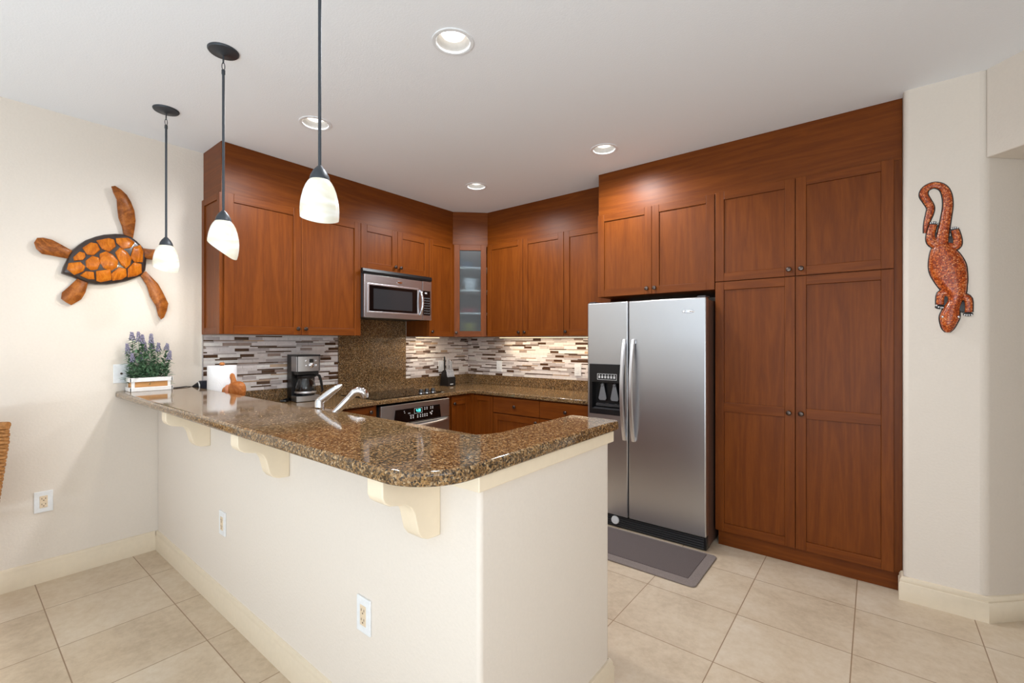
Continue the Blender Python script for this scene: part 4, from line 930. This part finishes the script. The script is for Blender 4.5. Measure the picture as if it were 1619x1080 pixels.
LZ = {
'tail': [(3.971, 1.961, 0.004), (3.974, 1.99, 0.007), (3.981, 2.026, 0.011), (3.99, 2.062, 0.014), (3.993, 2.094, 0.014), (3.979, 2.13, 0.015), (3.966, 2.166, 0.016), (3.977, 2.196, 0.0145), (4.008, 2.207, 0.014), (4.039, 2.188, 0.015), (4.055, 2.148, 0.017), (4.059, 2.09, 0.018), (4.052, 2.026, 0.019), (4.043, 1.962, 0.021), (4.036, 1.914, 0.025), (4.034, 1.882, 0.029)],
'body': [(4.034, 1.89, 0.027), (4.036, 1.865, 0.044), (4.047, 1.815, 0.062), (4.058, 1.765, 0.069), (4.07, 1.715, 0.062), (4.081, 1.673, 0.051), (4.089, 1.64, 0.038), (4.085, 1.6, 0.027), (4.073, 1.56, 0.03), (4.066, 1.52, 0.037), (4.062, 1.488, 0.032), (4.059, 1.455, 0.021), (4.058, 1.437, 0.007)],
'rl': [(4.024, 1.887, 0.021), (3.998, 1.913, 0.019), (3.994, 1.953, 0.016), (4.004, 2.000, 0.015)],
'rr': [(4.059, 1.879, 0.021), (4.089, 1.876, 0.017), (4.094, 1.91, 0.016), (4.085, 1.960, 0.014)],
'fl': [(4.062, 1.642, 0.021), (4.034, 1.636, 0.016), (4.03, 1.582, 0.015)],
'fr': [(4.109, 1.619, 0.02), (4.133, 1.602, 0.015), (4.135, 1.538, 0.014)],
'claws': [(3.993, 2.009, 0.004), (4.001, 2.01, 0.004), (4.009, 2.009, 0.004), (4.017, 2.006, 0.004), (4.072, 1.969, 0.004), (4.079, 1.97, 0.004), (4.086, 1.97, 0.004), (4.094, 1.969, 0.003), (4.016, 1.577, 0.005), (4.024, 1.569, 0.004), (4.033, 1.565, 0.004), (4.04, 1.565, 0.005), (4.12, 1.525, 0.004), (4.128, 1.523, 0.004), (4.136, 1.523, 0.004), (4.145, 1.524, 0.004)],
'eyes': [(4.039, 1.517, 0.006), (4.097, 1.515, 0.007)]}
lz = thing('lizard_wall_sculpture', 'orange mosaic lizard climbing head-down on the right wall', 'wall sculpture', (4.06, -0.651, 1.82))
def smooth_path(P, k_=4):
    out = []
    for i in range(len(P) - 1):
        p0, p1, p2, p3 = P[max(i - 1, 0)], P[i], P[i + 1], P[min(i + 2, len(P) - 1)]
        for j in range(k_):
            t = j / k_; out.append(tuple(.5 * (2 * b_ + (c_ - a_) * t + (2 * a_ - 5 * b_ + 4 * c_ - d_) * t * t + (3 * b_ - a_ - 3 * c_ + d_) * t ** 3) for a_, b_, c_, d_ in zip(p0, p1, p2, p3)))
    return out + [P[-1]]
def relief(b, P, y0, dep, extra=0.0, m=0):
    """half-round strip lying on the wall plane y0, swelling towards -y"""
    P = smooth_path(P); n_ = len(P); K = 8; vs = []; fs = []
    for i, (x, z, r) in enumerate(P):
        a_ = Vector(P[min(i + 1, n_ - 1)][:2]) - Vector(P[max(i - 1, 0)][:2]); a_.normalize(); s_ = Vector((a_.y, -a_.x)); r = max(r, .002) + extra
        for k_ in range(K + 1):
            t = pi * k_ / K; vs.append((x + s_.x * r * cos(t), y0 - dep * min(1, r / .03) * sin(t), z + s_.y * r * cos(t)))
    for i in range(n_ - 1):
        for k_ in range(K): fs.append((i * (K + 1) + k_, i * (K + 1) + k_ + 1, (i + 1) * (K + 1) + k_ + 1, (i + 1) * (K + 1) + k_))
        fs.append((i * (K + 1) + K, i * (K + 1), (i + 1) * (K + 1), (i + 1) * (K + 1) + K))
    fs.append(tuple(range(K + 1))[::-1]); fs.append(tuple(range((n_ - 1) * (K + 1), n_ * (K + 1))))
    return b.add(vs, fs, m)
bk = MB()
for key in ('tail', 'body', 'rl', 'rr', 'fl', 'fr'): relief(bk, LZ[key], -0.651, .010, .0045)
bk.ball((4.005, -.655, 2.005), (.017, .004, .012)); bk.ball((4.083, -.655, 1.966), (.018, .004, .011)); bk.ball((4.028, -.655, 1.570), (.019, .004, .012)); bk.ball((4.133, -.655, 1.528), (.019, .004, .011))
bk.ball((4.012, -.654, 1.93), (.022, .003, .03)); bk.ball((4.075, -.654, 1.905), (.02, .003, .03)); bk.ball((4.05, -.654, 1.60), (.022, .003, .03)); bk.ball((4.115, -.654, 1.565), (.022, .003, .03))
bk.build('black_backing', plain('black_lizard_edge', (30, 24, 22), .4), lz, smooth=True)
bd = MB(); relief(bd, LZ['tail'], -.655, .016); relief(bd, LZ['body'], -.655, .030)
bd.build('body', lizard_mat, lz, smooth=True)
for key in ('rl', 'rr', 'fl', 'fr'):
    b = MB(); relief(b, LZ[key], -.6555, .018); b.build('leg', lizard_mat, lz, smooth=True)
for x, z, r in LZ['claws']: MB().ball((x, -.662, z), (.0032, .004, .0045), 8).build('claw', white_plastic, lz, smooth=True)
for x, z, r in LZ['eyes']: MB().ball((x, -.672, z), (.006, .006, .0075), 10).build('eye', chrome, lz, smooth=True)

# ---------------------------------------------------------------- kitchen mat
km = thing('kitchen_mat', 'grey kitchen mat with paler border on the floor before the refrigerator', 'mat', (2.4, -1.0, 0))
def rrect(x0, x1, y0, y1, r): return arc(x1 - r, y0 + r, r, -90, 0, 5) + arc(x1 - r, y1 - r, r, 0, 90, 5) + arc(x0 + r, y1 - r, r, 90, 180, 5) + arc(x0 + r, y0 + r, r, 180, 270, 5)
MB().prism(rrect(2.06, 2.975, -1.250, -0.775, .03), 'z', 0.0005, 0.010).build('border', mat_edge, km, bevel=.004)
MB().prism(rrect(2.118, 2.915, -1.178, -0.80, .006), 'z', 0.010, 0.013).build('centre_pad', mat_dark, km)

# ---------------------------------------------------------------- woven chair at the left edge of the view
ch = thing('wicker_chair', 'brown woven wicker chair cut off by the left edge of the photo', 'chair', (0.36, -4.0, 0))
cx0, cy0 = 0.30, -3.985
qd = Vector((0.782, 0.624)); qn = Vector((0.624, -0.782))
CHO = Vector((0.398, -3.681))          # top right corner of the backrest
def CP_(u, d, z): p = CHO - qd * u + qn * d; return (p.x, p.y, z)
b = MB(); nw = 0.46
for i in range(26):
    z = 0.50 + i * 0.0185; ins = 0.0 if z > .90 else (.90 - z) * .16
    b.tube([CP_(ins + t * (nw - 2 * ins), .004 * (-1) ** (i + j) + .02 * sin(pi * t), z) for j, t in enumerate([k_ / 18 for k_ in range(19)])], .0105, 6)
b.build('backrest', wicker_mat, ch, smooth=True)
b = MB(); b.tube([CP_(t * nw, .02 * sin(pi * t), .975) for t in [k_ / 8 for k_ in range(9)]], .016, 10); b.build('top_rail', wicker_mat, ch, smooth=True)
b = MB()
for i in range(24): b.tube([CP_(.06 + t * .36, .03 + i * .019, .45 + .003 * (-1) ** (i + j)) for j, t in enumerate([k_ / 12 for k_ in range(13)])], .0105, 6)
b.build('seat', wicker_mat, ch, smooth=True)
for u, d in ((.09, .01), (.37, .01), (.08, .44), (.38, .44)): MB().tube([CP_(u, d, 0), CP_(u, d, .45)], .017, 10).build('leg', carved, ch, smooth=True)
